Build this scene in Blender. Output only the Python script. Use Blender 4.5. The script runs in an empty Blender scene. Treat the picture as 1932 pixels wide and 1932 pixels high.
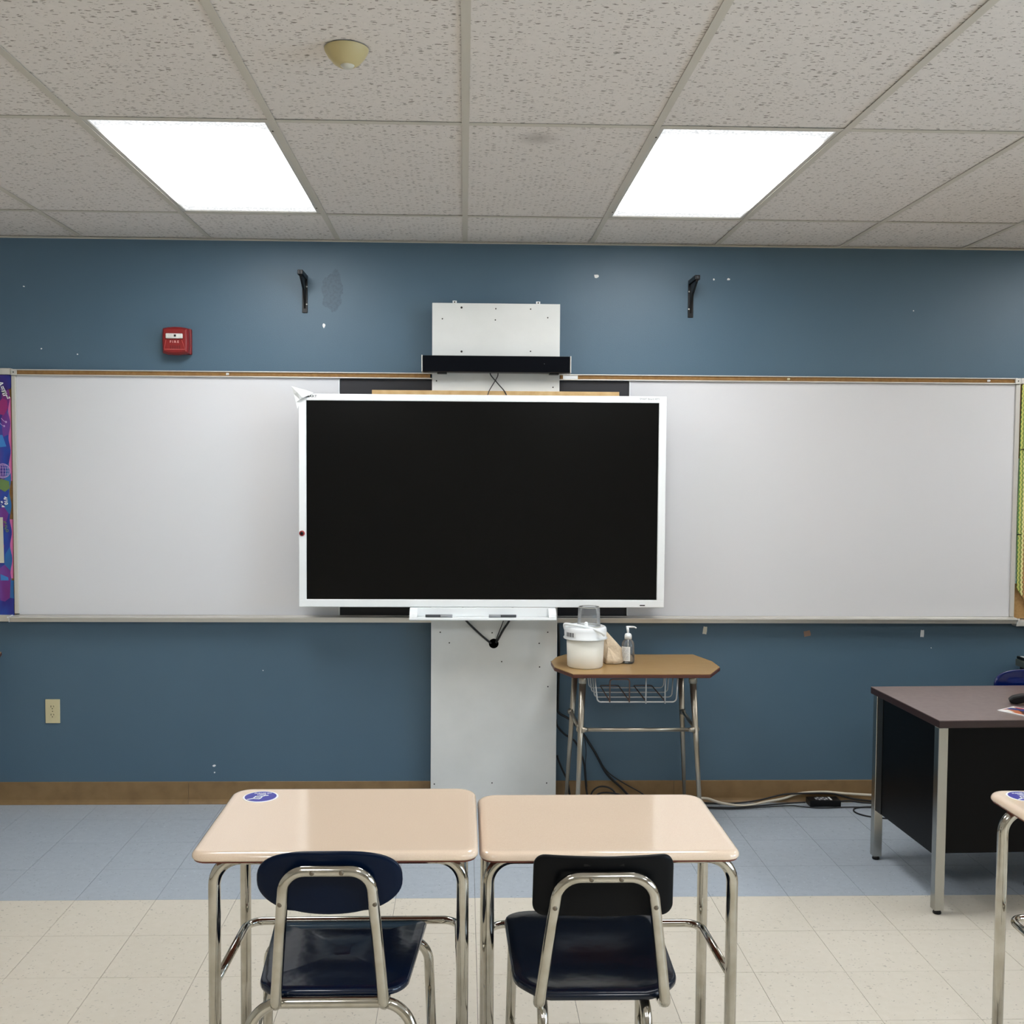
import bpy, bmesh, math, random
from mathutils import Vector, Matrix
random.seed(7)
S = bpy.context.scene
COL = S.collection
PI = math.pi

# ------------------------------------------------------------------ camera, world, exposure
cam_d = bpy.data.cameras.new('camera'); cam = bpy.data.objects.new('camera', cam_d); COL.objects.link(cam)
cam_d.sensor_width = 36.0; cam_d.lens = 36.0 * 1967.63 / 1932; cam_d.shift_x = 31.64 / 1932; cam_d.shift_y = 5.06 / 1932
cam_d.clip_start = 0.05
cam.matrix_world = Matrix(((0.99954256, -0.00498930, -0.02982902, 0.0),
                           (-0.02957300, 0.04527647, -0.99853667, -5.09601),
                           (0.00633255, 0.99896204, 0.04510821, 1.65862),
                           (0, 0, 0, 1)))
S.camera = cam
S.view_settings.view_transform = 'Standard'; S.view_settings.look = 'None'
S.view_settings.exposure = 1.14; S.view_settings.gamma = 1.0; S.view_settings.use_curve_mapping = False
TROFFER = 6.6          # radiance of the fluorescent lenses
SKY = 6.0              # daylight outside the windows
W = bpy.data.worlds.new('world'); S.world = W; W.use_nodes = True
bg = W.node_tree.nodes['Background']; bg.inputs[0].default_value = (0.62, 0.80, 1.0, 1); bg.inputs[1].default_value = SKY
S.cycles.max_bounces = 8; S.cycles.diffuse_bounces = 5; S.cycles.glossy_bounces = 4; S.cycles.transparent_max_bounces = 12
S.cycles.sample_clamp_indirect = 4.0; S.cycles.caustics_reflective = False; S.cycles.caustics_refractive = False
S.cycles.use_denoising = True

# ------------------------------------------------------------------ helpers
def srgb(r, g, b):
    f = lambda c: c / 12.92 if c <= 0.04045 else ((c + 0.055) / 1.055) ** 2.4
    return (f(r / 255), f(g / 255), f(b / 255), 1.0)

MATS = {}
def mat(name, col, rough=0.5, metal=0.0, spec=0.5, coat=0.0, bump=None, noise=None):
    """bump=(scale, strength, distance); noise=(scale, other colour, low, high)"""
    if name in MATS: return MATS[name]
    m = bpy.data.materials.new(name); m.use_nodes = True; MATS[name] = m
    nt = m.node_tree; p = nt.nodes['Principled BSDF']
    p.inputs['Base Color'].default_value = srgb(*col); p.inputs['Roughness'].default_value = rough
    p.inputs['Metallic'].default_value = metal; p.inputs['Specular IOR Level'].default_value = spec
    p.inputs['Coat Weight'].default_value = coat; p.inputs['Coat Roughness'].default_value = 0.08
    tc = nt.nodes.new('ShaderNodeTexCoord')
    if noise:
        n = nt.nodes.new('ShaderNodeTexNoise'); n.inputs['Scale'].default_value = noise[0]; n.inputs['Detail'].default_value = 5
        r = nt.nodes.new('ShaderNodeValToRGB'); r.color_ramp.elements[0].position = noise[2]; r.color_ramp.elements[1].position = noise[3]
        r.color_ramp.elements[0].color = srgb(*col); r.color_ramp.elements[1].color = srgb(*noise[1])
        nt.links.new(tc.outputs['Object'], n.inputs['Vector']); nt.links.new(n.outputs['Fac'], r.inputs['Fac'])
        nt.links.new(r.outputs['Color'], p.inputs['Base Color'])
    if bump:
        n2 = nt.nodes.new('ShaderNodeTexNoise'); n2.inputs['Scale'].default_value = bump[0]; n2.inputs['Detail'].default_value = 3
        b = nt.nodes.new('ShaderNodeBump'); b.inputs['Strength'].default_value = bump[1]; b.inputs['Distance'].default_value = bump[2]
        nt.links.new(tc.outputs['Object'], n2.inputs['Vector']); nt.links.new(n2.outputs['Fac'], b.inputs['Height'])
        nt.links.new(b.outputs['Normal'], p.inputs['Normal'])
    return m

class NT:
    """small node helper for the hand-made materials"""
    def __init__(s, name):
        s.m = bpy.data.materials.new(name); s.m.use_nodes = True; MATS[name] = s.m
        s.t = s.m.node_tree; s.p = s.t.nodes['Principled BSDF']
        s.tc = s.t.nodes.new('ShaderNodeTexCoord')
    def n(s, kind, **kw):
        nd = s.t.nodes.new('ShaderNode' + kind)
        for k, v in kw.items():
            if hasattr(nd, k) and not k.startswith('i_'): setattr(nd, k, v)
        return nd
    def l(s, a, b): s.t.links.new(a, b)
    def math(s, op, a, b=None, clamp=False):
        nd = s.t.nodes.new('ShaderNodeMath'); nd.operation = op; nd.use_clamp = clamp
        for i, v in enumerate((a, b)):
            if v is None: continue
            if isinstance(v, (int, float)): nd.inputs[i].default_value = v
            else: s.l(v, nd.inputs[i])
        return nd.outputs[0]
    def mix(s, fac, a, b):
        nd = s.t.nodes.new('ShaderNodeMix'); nd.data_type = 'RGBA'
        for sock, v in ((nd.inputs[0], fac), (nd.inputs[6], a), (nd.inputs[7], b)):
            if isinstance(v, (int, float)): sock.default_value = v
            elif isinstance(v, tuple): sock.default_value = v
            else: s.l(v, sock)
        return nd.outputs[2]
    def mapping(s, src, scale=(1, 1, 1), loc=None):
        nd = s.t.nodes.new('ShaderNodeMapping'); nd.inputs['Scale'].default_value = scale
        s.l(src, nd.inputs['Vector'])
        if loc is not None: s.l(loc, nd.inputs['Location'])
        return nd.outputs[0]
    def noise(s, vec, scale, detail=3):
        nd = s.t.nodes.new('ShaderNodeTexNoise'); nd.inputs['Scale'].default_value = scale; nd.inputs['Detail'].default_value = detail
        s.l(vec, nd.inputs['Vector']); return nd.outputs['Fac']
    def vor(s, vec, scale=1.0):
        nd = s.t.nodes.new('ShaderNodeTexVoronoi'); nd.inputs['Scale'].default_value = scale
        s.l(vec, nd.inputs['Vector']); return nd
    def ramp(s, fac, stops, interp='LINEAR'):
        nd = s.t.nodes.new('ShaderNodeValToRGB'); cr = nd.color_ramp; cr.interpolation = interp
        while len(cr.elements) < len(stops): cr.elements.new(0.5)
        for e, (p, c) in zip(cr.elements, stops): e.position = p; e.color = c
        s.l(fac, nd.inputs['Fac']); return nd.outputs['Color']
    def bump(s, h, strength, dist):
        nd = s.t.nodes.new('ShaderNodeBump'); nd.inputs['Strength'].default_value = strength; nd.inputs['Distance'].default_value = dist
        s.l(h, nd.inputs['Height']); s.l(nd.outputs[0], s.p.inputs['Normal'])

class MB:
    def __init__(s): s.bm = bmesh.new(); s.smooth = False
    def _xf(s, vs, rot=None, loc=None):
        if rot is not None:
            for v in vs: v.co = rot @ v.co
        if loc is not None:
            for v in vs: v.co += Vector(loc)
    def box(s, x0, x1, y0, y1, z0, z1, bev=0.0, seg=2):
        b2 = bmesh.new()
        r = bmesh.ops.create_cube(b2, size=1.0)
        for v in r['verts']:
            v.co = Vector(((x0 + x1) / 2 + v.co.x * (x1 - x0), (y0 + y1) / 2 + v.co.y * (y1 - y0), (z0 + z1) / 2 + v.co.z * (z1 - z0)))
        if bev: bmesh.ops.bevel(b2, geom=list(b2.edges), offset=bev, segments=seg, affect='EDGES', profile=0.5)
        s._merge(b2); return s
    def _merge(s, b2):
        me = bpy.data.meshes.new('t'); b2.to_mesh(me); b2.free(); s.bm.from_mesh(me); bpy.data.meshes.remove(me)
    def tube(s, pts, r, n=12, r2=None, cap=True, flat=1.0):
        """sweep a circle along pts; r2 = radius at the end (taper)"""
        pts = [Vector(p) for p in pts]; N = len(pts)
        tans = []
        for i in range(N):
            a = pts[max(i - 1, 0)]; b = pts[min(i + 1, N - 1)]; tans.append((b - a).normalized())
        t0 = tans[0]; up = Vector((0, 0, 1)) if abs(t0.z) < 0.9 else Vector((1, 0, 0))
        nrm = t0.cross(up).normalized(); rings = []
        L = [0.0]
        for i in range(1, N): L.append(L[-1] + (pts[i] - pts[i - 1]).length)
        for i in range(N):
            t = tans[i]
            if i: nrm = (nrm - t * nrm.dot(t)).normalized()
            bn = t.cross(nrm)
            rr = r if r2 is None else r + (r2 - r) * L[i] / L[-1]
            rings.append([s.bm.verts.new(pts[i] + nrm * math.cos(2 * PI * k / n) * rr * flat + bn * math.sin(2 * PI * k / n) * rr) for k in range(n)])
        for i in range(N - 1):
            for k in range(n):
                f = s.bm.faces.new((rings[i][k], rings[i][(k + 1) % n], rings[i + 1][(k + 1) % n], rings[i + 1][k])); f.smooth = True
        if cap:
            s.bm.faces.new(list(reversed(rings[0]))); s.bm.faces.new(rings[-1])
        return s
    def lathe(s, prof, c=(0, 0, 0), n=32, axis='z', smooth=True):
        """prof: list of (radius, height) bottom to top"""
        rings = []
        for r, h in prof:
            ring = []
            for k in range(n if r > 1e-6 else 1):
                a = 2 * PI * k / n; p = Vector((r * math.cos(a), r * math.sin(a), h))
                if axis == 'y': p = Vector((p.x, -p.z, p.y))
                ring.append(s.bm.verts.new(p + Vector(c)))
            rings.append(ring)
        for A, B in zip(rings, rings[1:]):
            for k in range(n):
                a0, a1 = A[k % len(A)], A[(k + 1) % len(A)]; b0, b1 = B[k % len(B)], B[(k + 1) % len(B)]
                vs = []
                for v in (a0, a1, b1, b0):
                    if v not in vs: vs.append(v)
                if len(vs) > 2: s.bm.faces.new(vs).smooth = smooth
        return s
    def prism(s, poly, a, b, plane='xy', bev=0.0):
        """extrude a 2D polygon; plane xy -> z from a to b; xz -> y from a to b; yz -> x from a to b"""
        b2 = bmesh.new()
        def P(u, v, w):
            return Vector((u, v, w)) if plane == 'xy' else Vector((u, w, v)) if plane == 'xz' else Vector((w, u, v))
        A = [b2.verts.new(P(u, v, a)) for u, v in poly]; B = [b2.verts.new(P(u, v, b)) for u, v in poly]
        b2.faces.new(A); b2.faces.new(list(reversed(B)))
        for i in range(len(poly)):
            j = (i + 1) % len(poly); b2.faces.new((A[i], B[i], B[j], A[j]))
        bmesh.ops.recalc_face_normals(b2, faces=b2.faces)
        if bev: bmesh.ops.bevel(b2, geom=list(b2.edges), offset=bev, segments=2, affect='EDGES', profile=0.5)
        s._merge(b2); return s
    def rings(s, loops, cap0=True, cap1=True, smooth=True):
        R = [[s.bm.verts.new(p) for p in L] for L in loops]
        n = len(R[0])
        for A, B in zip(R, R[1:]):
            for k in range(n):
                s.bm.faces.new((A[k], A[(k + 1) % n], B[(k + 1) % n], B[k])).smooth = smooth
        if cap0: s.bm.faces.new(list(reversed(R[0])))
        if cap1: s.bm.faces.new(R[-1])
        return s
    def sphere(s, c, r, sc=(1, 1, 1), n=16):
        prof = []
        b2 = bmesh.new(); q = bmesh.ops.create_uvsphere(b2, u_segments=n, v_segments=n // 2, radius=r)
        for v in q['verts']: v.co = Vector((v.co.x * sc[0] + c[0], v.co.y * sc[1] + c[1], v.co.z * sc[2] + c[2]))
        for f in b2.faces: f.smooth = True
        s._merge(b2); return s

def origin(o):
    v = Vector((0, 0, 0))
    while o is not None: v += o.location; o = o.parent
    return v
def obj(name, mb, m, parent=None, label=None, kind=None):
    me = bpy.data.meshes.new(name)
    bmesh.ops.recalc_face_normals(mb.bm, faces=mb.bm.faces)
    mb.bm.to_mesh(me); mb.bm.free()
    if m is not None: me.materials.append(m)
    o = bpy.data.objects.new(name, me); COL.objects.link(o)
    if parent is not None:
        off = origin(parent); me.transform(Matrix.Translation(-off)); o.parent = parent
    if label: o['label'] = label
    if kind: o['kind'] = kind
    return o
def thing(name, label, cat, loc=(0, 0, 0), group=None):
    o = bpy.data.objects.new(name, None); COL.objects.link(o); o.location = loc; o.empty_display_size = 0.05
    o['label'] = label; o['category'] = cat
    if group: o['group'] = group
    return o
def tag(o, label, cat, group=None):
    o['label'] = label; o['category'] = cat
    if group: o['group'] = group
    return o
def solo(name, mb, m, label, cat, group=None):
    """a thing that is one mesh, its origin at the middle of its base"""
    o = obj(name, mb, m); me = o.data
    xs = [v.co.x for v in me.vertices]; ys = [v.co.y for v in me.vertices]; zs = [v.co.z for v in me.vertices]
    c = Vector(((min(xs) + max(xs)) / 2, (min(ys) + max(ys)) / 2, min(zs)))
    me.transform(Matrix.Translation(-c)); o.location = c
    return tag(o, label, cat, group)
def fillet(pts, r, n=8):
    pts = [Vector(p) for p in pts]; out = [pts[0]]
    rs = r if isinstance(r, (list, tuple)) else [r] * (len(pts) - 2)
    for i in range(1, len(pts) - 1):
        a, b, c = pts[i - 1], pts[i], pts[i + 1]
        u = (a - b).normalized(); w = (c - b).normalized(); ang = u.angle(w)
        if ang > 3.1 or rs[i - 1] <= 0: out.append(b); continue
        d = min(rs[i - 1] / math.tan(ang / 2), (a - b).length * 0.49, (c - b).length * 0.49); rr = d * math.tan(ang / 2)
        cen = b + (u + w).normalized() * (rr / math.sin(ang / 2))
        p0 = b + u * d; p1 = b + w * d; v0 = p0 - cen; v1 = p1 - cen; th = v0.angle(v1)
        for k in range(n + 1):
            t = k / n
            out.append(cen + (v0 * math.sin((1 - t) * th) + v1 * math.sin(t * th)) / math.sin(th))
    out.append(pts[-1]); return out
def spline(pts, n=6):
    pts = [Vector(p) for p in pts]; P = [pts[0]] + pts + [pts[-1]]; out = []
    for i in range(1, len(P) - 2):
        a, b, c, d = P[i - 1], P[i], P[i + 1], P[i + 2]
        for k in range(n):
            t = k / n
            out.append(0.5 * ((2 * b) + (c - a) * t + (2 * a - 5 * b + 4 * c - d) * t * t + (3 * b - a - 3 * c + d) * t ** 3))
    out.append(pts[-1]); return out
def rrect(x0, x1, y0, y1, r, n=6):
    """rounded rectangle outline, r one value or four (x0y0, x1y0, x1y1, x0y1)"""
    rs = r if isinstance(r, (list, tuple)) else [r] * 4
    out = []
    for (cx, cy, a0), q in zip(((x0, y0, PI), (x1, y0, 1.5 * PI), (x1, y1, 0), (x0, y1, 0.5 * PI)), rs):
        sx = 1 if cx == x0 else -1; sy = 1 if cy == y0 else -1
        for k in range(n + 1):
            a = a0 + k / n * PI / 2; out.append((cx + sx * q + q * math.cos(a), cy + sy * q + q * math.sin(a)))
    return out
def text(name, body, size, m, parent, loc, rot=(PI / 2, 0, 0), align='CENTER', ext=0.0003, sx=1.0, bold=0.0, shear=0.0):
    cu = bpy.data.curves.new(name, 'FONT'); cu.body = body; cu.size = size; cu.align_x = align; cu.align_y = 'CENTER'
    cu.extrude = ext; cu.resolution_u = 3; cu.offset = bold; cu.shear = shear
    o = bpy.data.objects.new(name, cu); COL.objects.link(o)
    bpy.context.view_layer.update()
    me = bpy.data.meshes.new_from_object(o.evaluated_get(bpy.context.evaluated_depsgraph_get()))
    bpy.data.objects.remove(o); bpy.data.curves.remove(cu)
    me.materials.clear(); me.materials.append(m)
    from mathutils import Euler
    me.transform(Matrix.Translation(Vector(loc)) @ Euler(rot).to_matrix().to_4x4() @ Matrix.Diagonal((sx, 1, 1, 1)))
    n = bpy.data.objects.new(name, me); COL.objects.link(n)
    if parent is not None: me.transform(Matrix.Translation(-origin(parent))); n.parent = parent
    return n

# ------------------------------------------------------------------ materials
t = NT('wall_paint')
P3 = t.tc.outputs['Object']
big = t.noise(P3, 1.3, 4)
base = t.mix(big, srgb(74, 99, 117), srgb(84, 109, 126))
sm = t.mapping(P3, (1, 1, 1)); sep = t.n('SeparateXYZ'); t.l(P3, sep.inputs[0])
# the patched smudge of old glue beside the left bracket
dx = t.math('MULTIPLY', t.math('ADD', sep.outputs[0], 0.643), 1 / 0.055); dz = t.math('MULTIPLY', t.math('SUBTRACT', sep.outputs[2], 2.50), 1 / 0.10)
rad = t.math('SQRT', t.math('ADD', t.math('MULTIPLY', dx, dx), t.math('MULTIPLY', dz, dz)))
wob = t.math('ADD', rad, t.math('MULTIPLY', t.math('SUBTRACT', t.noise(P3, 22, 4), 0.5), 1.2))
msk = t.math('LESS_THAN', wob, 0.95); lines = t.math('GREATER_THAN', t.noise(P3, 75, 5), 0.52)
base = t.mix(t.math('MULTIPLY', msk, 0.28), base, srgb(48, 66, 80))
base = t.mix(t.math('MULTIPLY', t.math('MULTIPLY', msk, lines), 0.18), base, srgb(38, 52, 64))
t.l(base, t.p.inputs['Base Color']); t.p.inputs['Roughness'].default_value = 0.42; t.p.inputs['Specular IOR Level'].default_value = 0.4
t.bump(t.noise(P3, 240, 3), 0.22, 0.002)
M_wall = t.m
M_wall2 = mat('plain_wall_paint', (222, 216, 204), 0.7, bump=(200, 0.1, 0.001))

t = NT('ceiling_tile_face')
oi = t.n('ObjectInfo')
off = t.n('CombineXYZ'); t.l(t.math('MULTIPLY', oi.outputs['Random'], 37.0), off.inputs[0]); t.l(t.math('MULTIPLY', oi.outputs['Random'], 91.0), off.inputs[1])
add = t.n('VectorMath'); add.operation = 'ADD'; t.l(t.tc.outputs['Object'], add.inputs[0]); t.l(off.outputs[0], add.inputs[1])
nz = t.n('TexNoise'); nz.inputs['Scale'].default_value = 48; nz.inputs['Detail'].default_value = 3; t.l(add.outputs[0], nz.inputs['Vector'])
wv = t.n('VectorMath'); wv.operation = 'SCALE'; wv.inputs['Scale'].default_value = 0.017; t.l(nz.outputs['Color'], wv.inputs[0])
ad2 = t.n('VectorMath'); ad2.operation = 'ADD'; t.l(add.outputs[0], ad2.inputs[0]); t.l(wv.outputs[0], ad2.inputs[1])
v1 = t.vor(t.mapping(ad2.outputs[0], (46, 165, 1))); v2 = t.vor(t.mapping(ad2.outputs[0], (110, 210, 1)))
sc1 = t.n('SeparateColor'); t.l(v1.outputs['Color'], sc1.inputs[0])
th1 = t.math('MULTIPLY', t.math('SUBTRACT', sc1.outputs[0], 0.12), 0.44)
d1 = t.math('LESS_THAN', v1.outputs['Distance'], th1)
sc2 = t.n('SeparateColor'); t.l(v2.outputs['Color'], sc2.inputs[0])
d2 = t.math('LESS_THAN', v2.outputs['Distance'], t.math('MULTIPLY', t.math('SUBTRACT', sc2.outputs[1], 0.5), 0.6))
d = t.math('MAXIMUM', d1, t.math('MULTIPLY', d2, 0.8))
face = t.mix(t.noise(add.outputs[0], 60, 4), srgb(217, 211, 206), srgb(231, 225, 220))
face = t.mix(t.math('MULTIPLY', d, 0.80), face, srgb(120, 112, 102))
# grey dust blotch on one tile near the middle, dark nick on another
geo = t.n('NewGeometry'); gs = t.n('SeparateXYZ'); t.l(geo.outputs['Position'], gs.inputs[0])
for (sx_, sy_, rr_, am, colr) in ((0.237, -1.60, 0.085, 0.45, (120, 112, 104)), (1.738, -1.297, 0.012, 0.8, (80, 74, 68))):
    ax = t.math('SUBTRACT', gs.outputs[0], sx_); ay = t.math('SUBTRACT', gs.outputs[1], sy_)
    q = t.math('SQRT', t.math('ADD', t.math('MULTIPLY', ax, ax), t.math('MULTIPLY', ay, ay)))
    q = t.math('SUBTRACT', 1.0, t.math('DIVIDE', q, rr_), True)
    face = t.mix(t.math('MULTIPLY', q, am), face, srgb(*colr))
t.l(face, t.p.inputs['Base Color']); t.p.inputs['Roughness'].default_value = 0.95; t.p.inputs['Specular IOR Level'].default_value = 0.1
t.bump(t.math('SUBTRACT', 1.0, d), 0.5, 0.003)
M_ctile = t.m
M_rail = mat('grid_rail_enamel', (200, 194, 182), 0.55)

def floor_mat(name, a, b, dark, light):
    t = NT(name); oi = t.n('ObjectInfo')
    off = t.n('CombineXYZ'); t.l(t.math('MULTIPLY', oi.outputs['Random'], 53.0), off.inputs[0]); t.l(t.math('MULTIPLY', oi.outputs['Random'], 17.0), off.inputs[1])
    add = t.n('VectorMath'); add.operation = 'ADD'; t.l(t.tc.outputs['Object'], add.inputs[0]); t.l(off.outputs[0], add.inputs[1])
    V = add.outputs[0]
    c = t.mix(t.noise(V, 34, 5), srgb(*a), srgb(*b))
    c = t.mix(t.math('MULTIPLY', oi.outputs['Random'], 0.22), c, srgb(*b))
    dn = t.n('TexNoise'); dn.inputs['Scale'].default_value = 70; t.l(V, dn.inputs['Vector']); ds = t.n('VectorMath'); ds.operation = 'SCALE'; ds.inputs['Scale'].default_value = 0.022; t.l(dn.outputs['Color'], ds.inputs[0]); da = t.n('VectorMath'); da.operation = 'ADD'; t.l(V, da.inputs[0]); t.l(ds.outputs[0], da.inputs[1])
    v = t.vor(t.mapping(da.outputs[0], (85, 150, 1))); sc = t.n('SeparateColor'); t.l(v.outputs['Color'], sc.inputs[0])
    inn = t.math('LESS_THAN', v.outputs['Distance'], t.math('ADD', 0.12, t.math('MULTIPLY', sc.outputs[1], 0.24)))
    c = t.mix(t.math('MULTIPLY', t.math('MULTIPLY', inn, t.math('GREATER_THAN', sc.outputs[0], 0.74)), 0.42), c, srgb(*dark))
    c = t.mix(t.math('MULTIPLY', t.math('MULTIPLY', inn, t.math('LESS_THAN', sc.outputs[0], 0.14)), 0.6), c, srgb(*light))
    t.l(c, t.p.inputs['Base Color'])
    rg = t.math('ADD', 0.36, t.math('MULTIPLY', t.noise(V, 9, 4), 0.2)); t.l(rg, t.p.inputs['Roughness'])
    t.p.inputs['Specular IOR Level'].default_value = 0.4
    return t.m
M_fblue = floor_mat('blue_vinyl_tile', (164, 172, 182), (182, 190, 198), (104, 114, 126), (200, 208, 216))
M_fbeige = floor_mat('beige_vinyl_tile', (214, 205, 188), (226, 218, 204), (128, 119, 104), (226, 220, 208))
M_fbase = mat('floor_joint', (70, 66, 60), 0.9)

M_cove = mat('brown_rubber', (140, 112, 74), 0.5, noise=(14, (126, 99, 64), 0.35, 0.7))
M_board = mat('whiteboard_enamel', (220, 220, 223), 0.16, spec=0.5)
M_alu = mat('satin_aluminium', (214, 211, 204), 0.38, metal=0.45)
M_cork = mat('brown_cork', (150, 113, 68), 0.9, noise=(60, (132, 97, 54), 0.3, 0.7))
M_tan = mat('tan_cork', (178, 142, 92), 0.9, noise=(80, (160, 124, 76), 0.3, 0.7))
M_black = mat('black_panel', (34, 34, 40), 0.5)
M_blackp = mat('black_plastic', (9, 9, 11), 0.38, spec=0.3)
M_cable = mat('black_cable', (16, 16, 18), 0.45)
M_fabric = mat('speaker_cloth', (5, 7, 13), 0.85, spec=0.1, bump=(900, 0.5, 0.001))
M_ply = mat('painted_plywood', (220, 221, 218), 0.5, noise=(6, (213, 214, 211), 0.35, 0.7), bump=(40, 0.12, 0.002))
M_screw = mat('dark_screw', (48, 44, 40), 0.5, metal=0.4)
M_wood = mat('pine_wood', (214, 182, 130), 0.6, noise=(25, (196, 158, 104), 0.35, 0.7))
M_wplas = mat('white_plastic', (238, 241, 242), 0.32)
M_paper = mat('white_paper', (236, 238, 238), 0.7)
M_screen = mat('screen_glass', (5, 5, 5), 0.25, spec=0.2)
M_grey = mat('grey_print', (150, 152, 156), 0.6)
M_dgrey = mat('dark_print', (60, 62, 66), 0.6)
M_red = mat('alarm_red', (130, 25, 26), 0.38)
M_pink = mat('alarm_lettering', (238, 190, 184), 0.5)
M_strobe = mat('strobe_lens', (214, 212, 206), 0.15, bump=(160, 0.8, 0.004))
M_ivory = mat('ivory_plastic', (214, 202, 160), 0.35)
M_slot = mat('dark_slot', (52, 44, 24), 0.7)
M_chrome = mat('chrome_tube', (198, 194, 184), 0.11, metal=1.0, noise=(18, (176, 170, 156), 0.4, 0.75))
M_leg2 = mat('nickel_tube', (168, 160, 146), 0.3, metal=0.9)
M_wire = mat('wire_coating', (190, 190, 188), 0.35, metal=0.5)
M_desk = mat('desk_plastic', (240, 217, 193), 0.11, noise=(420, (236, 211, 186), 0.42, 0.62), coat=0.4)
M_core = mat('desk_core_edge', (120, 62, 44), 0.6)
M_navy = mat('navy_plastic', (4, 22, 48), 0.16, spec=0.5, bump=(9, 0.3, 0.006))
M_navyb = mat('navy_back_plastic', (4, 19, 42), 0.3, spec=0.14)
M_navy2 = mat('midnight_plastic', (4, 18, 36), 0.18, spec=0.45, bump=(9, 0.25, 0.006))
M_cblack = mat('black_chair_plastic', (11, 12, 14), 0.42, spec=0.12, bump=(400, 0.15, 0.0005))
M_blue = mat('royal_blue_plastic', (2, 22, 84), 0.15, spec=0.5)
M_tdesk = mat('mahogany_laminate', (122, 105, 101), 0.28, spec=0.6, noise=(40, (110, 93, 89), 0.35, 0.7))
M_tedge = mat('mahogany_edge', (44, 25, 23), 0.4)
M_tblack = mat('black_steel', (4, 4, 5), 0.32, spec=0.12)
M_sensor = mat('yellowed_plastic', (192, 177, 130), 0.5)
M_slens = mat('sensor_lens', (206, 204, 190), 0.3)
M_enamel = mat('fixture_enamel', (196, 192, 184), 0.4)
M_chip = mat('bare_plaster', (240, 241, 240), 0.8)
M_tape = mat('masking_tape', (206, 202, 186), 0.6)
M_brownp = mat('torn_brown_paper', (150, 122, 104), 0.8)
M_bag = mat('kraft_paper', (222, 203, 176), 0.8, noise=(18, (206, 186, 158), 0.3, 0.7), bump=(26, 0.8, 0.012))
M_bucket = mat('milky_plastic', (242, 239, 228), 0.4)
M_stick = mat('sticker_blue', (58, 58, 160), 0.4)
M_white = mat('white_print', (240, 240, 240), 0.6)

t = NT('oak_laminate')
w = t.n('TexWave'); w.wave_type = 'BANDS'; w.bands_direction = 'Y'; w.inputs['Scale'].default_value = 14; w.inputs['Distortion'].default_value = 7
w.inputs['Detail'].default_value = 4; w.inputs['Detail Scale'].default_value = 1.2
t.l(t.mapping(t.tc.outputs['Object'], (0.35, 2.2, 1)), w.inputs['Vector'])
t.l(t.mix(w.outputs['Fac'], srgb(180, 148, 100), srgb(146, 114, 70)), t.p.inputs['Base Color']); t.p.inputs['Roughness'].default_value = 0.33
M_oak = t.m

def clear(name, tint=(0.94, 0.96, 0.97, 1), ior=1.45, rough=0.04, extra=0.0, haze=0.0):
    m = bpy.data.materials.new(name); m.use_nodes = True; nt = m.node_tree; nt.nodes.remove(nt.nodes['Principled BSDF'])
    out = nt.nodes['Material Output']; tr = nt.nodes.new('ShaderNodeBsdfTransparent'); tr.inputs[0].default_value = tint
    gl = nt.nodes.new('ShaderNodeBsdfGlossy'); gl.inputs['Roughness'].default_value = rough
    fr = nt.nodes.new('ShaderNodeFresnel'); fr.inputs[0].default_value = ior
    mx = nt.nodes.new('ShaderNodeMixShader'); a = nt.nodes.new('ShaderNodeMath'); a.operation = 'ADD'; a.inputs[1].default_value = extra
    nt.links.new(fr.outputs[0], a.inputs[0]); nt.links.new(a.outputs[0], mx.inputs[0]); nt.links.new(tr.outputs[0], mx.inputs[1])
    nt.links.new(gl.outputs[0], mx.inputs[2]); nt.links.new(mx.outputs[0], out.inputs[0])
    if haze:
        df = nt.nodes.new('ShaderNodeBsdfDiffuse'); df.inputs[0].default_value = (.9, .92, .94, 1); tl = nt.nodes.new('ShaderNodeBsdfTranslucent'); tl.inputs[0].default_value = (.9, .92, .94, 1)
        m1 = nt.nodes.new('ShaderNodeMixShader'); m1.inputs[0].default_value = .5; m2 = nt.nodes.new('ShaderNodeMixShader'); m2.inputs[0].default_value = haze
        nt.links.new(df.outputs[0], m1.inputs[1]); nt.links.new(tl.outputs[0], m1.inputs[2])
        nt.links.new(mx.outputs[0], m2.inputs[1]); nt.links.new(m1.outputs[0], m2.inputs[2]); nt.links.new(m2.outputs[0], out.inputs[0])
    return m
M_glass = clear('window_glass', (0.97, 0.98, 0.98, 1)); M_cup = clear('clear_cup_plastic', (0.97, 0.975, 0.98, 1), 1.35, 0.2, 0.02, 0.13)
M_bottle = clear('clear_bottle_plastic', (0.97, 0.975, 0.98, 1), 1.4, 0.12, 0.03, 0.10)

# fluorescent lens: tubes run along y behind a prismatic sheet, so the light falls off near the ends and rims
t = NT('fluorescent_lens')
nt = t.t; nt.nodes.remove(t.p)
em = t.n('Emission'); sp = t.n('SeparateXYZ'); t.l(t.tc.outputs['Object'], sp.inputs[0])
ex = t.math('SUBTRACT', 1.0, t.math('DIVIDE', t.math('ABSOLUTE', sp.outputs[0]), 0.280)); ey = t.math('SUBTRACT', 1.0, t.math('DIVIDE', t.math('ABSOLUTE', sp.outputs[1]), 0.588))
fx = t.math('MULTIPLY', ex, 6.0, True); fy = t.math('MULTIPLY', ey, 3.2, True)
env = t.math('MULTIPLY', t.math('ADD', 0.22, t.math('MULTIPLY', fx, 0.78)), t.math('ADD', 0.035, t.math('MULTIPLY', t.math('MULTIPLY', fy, t.math('MULTIPLY', fy, fy)), 1.05)))
pr = t.vor(t.mapping(t.tc.outputs['Object'], (105, 105, 1))); lens = t.math('ADD', 0.62, t.math('MULTIPLY', pr.outputs['Distance'], 0.8))
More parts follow.
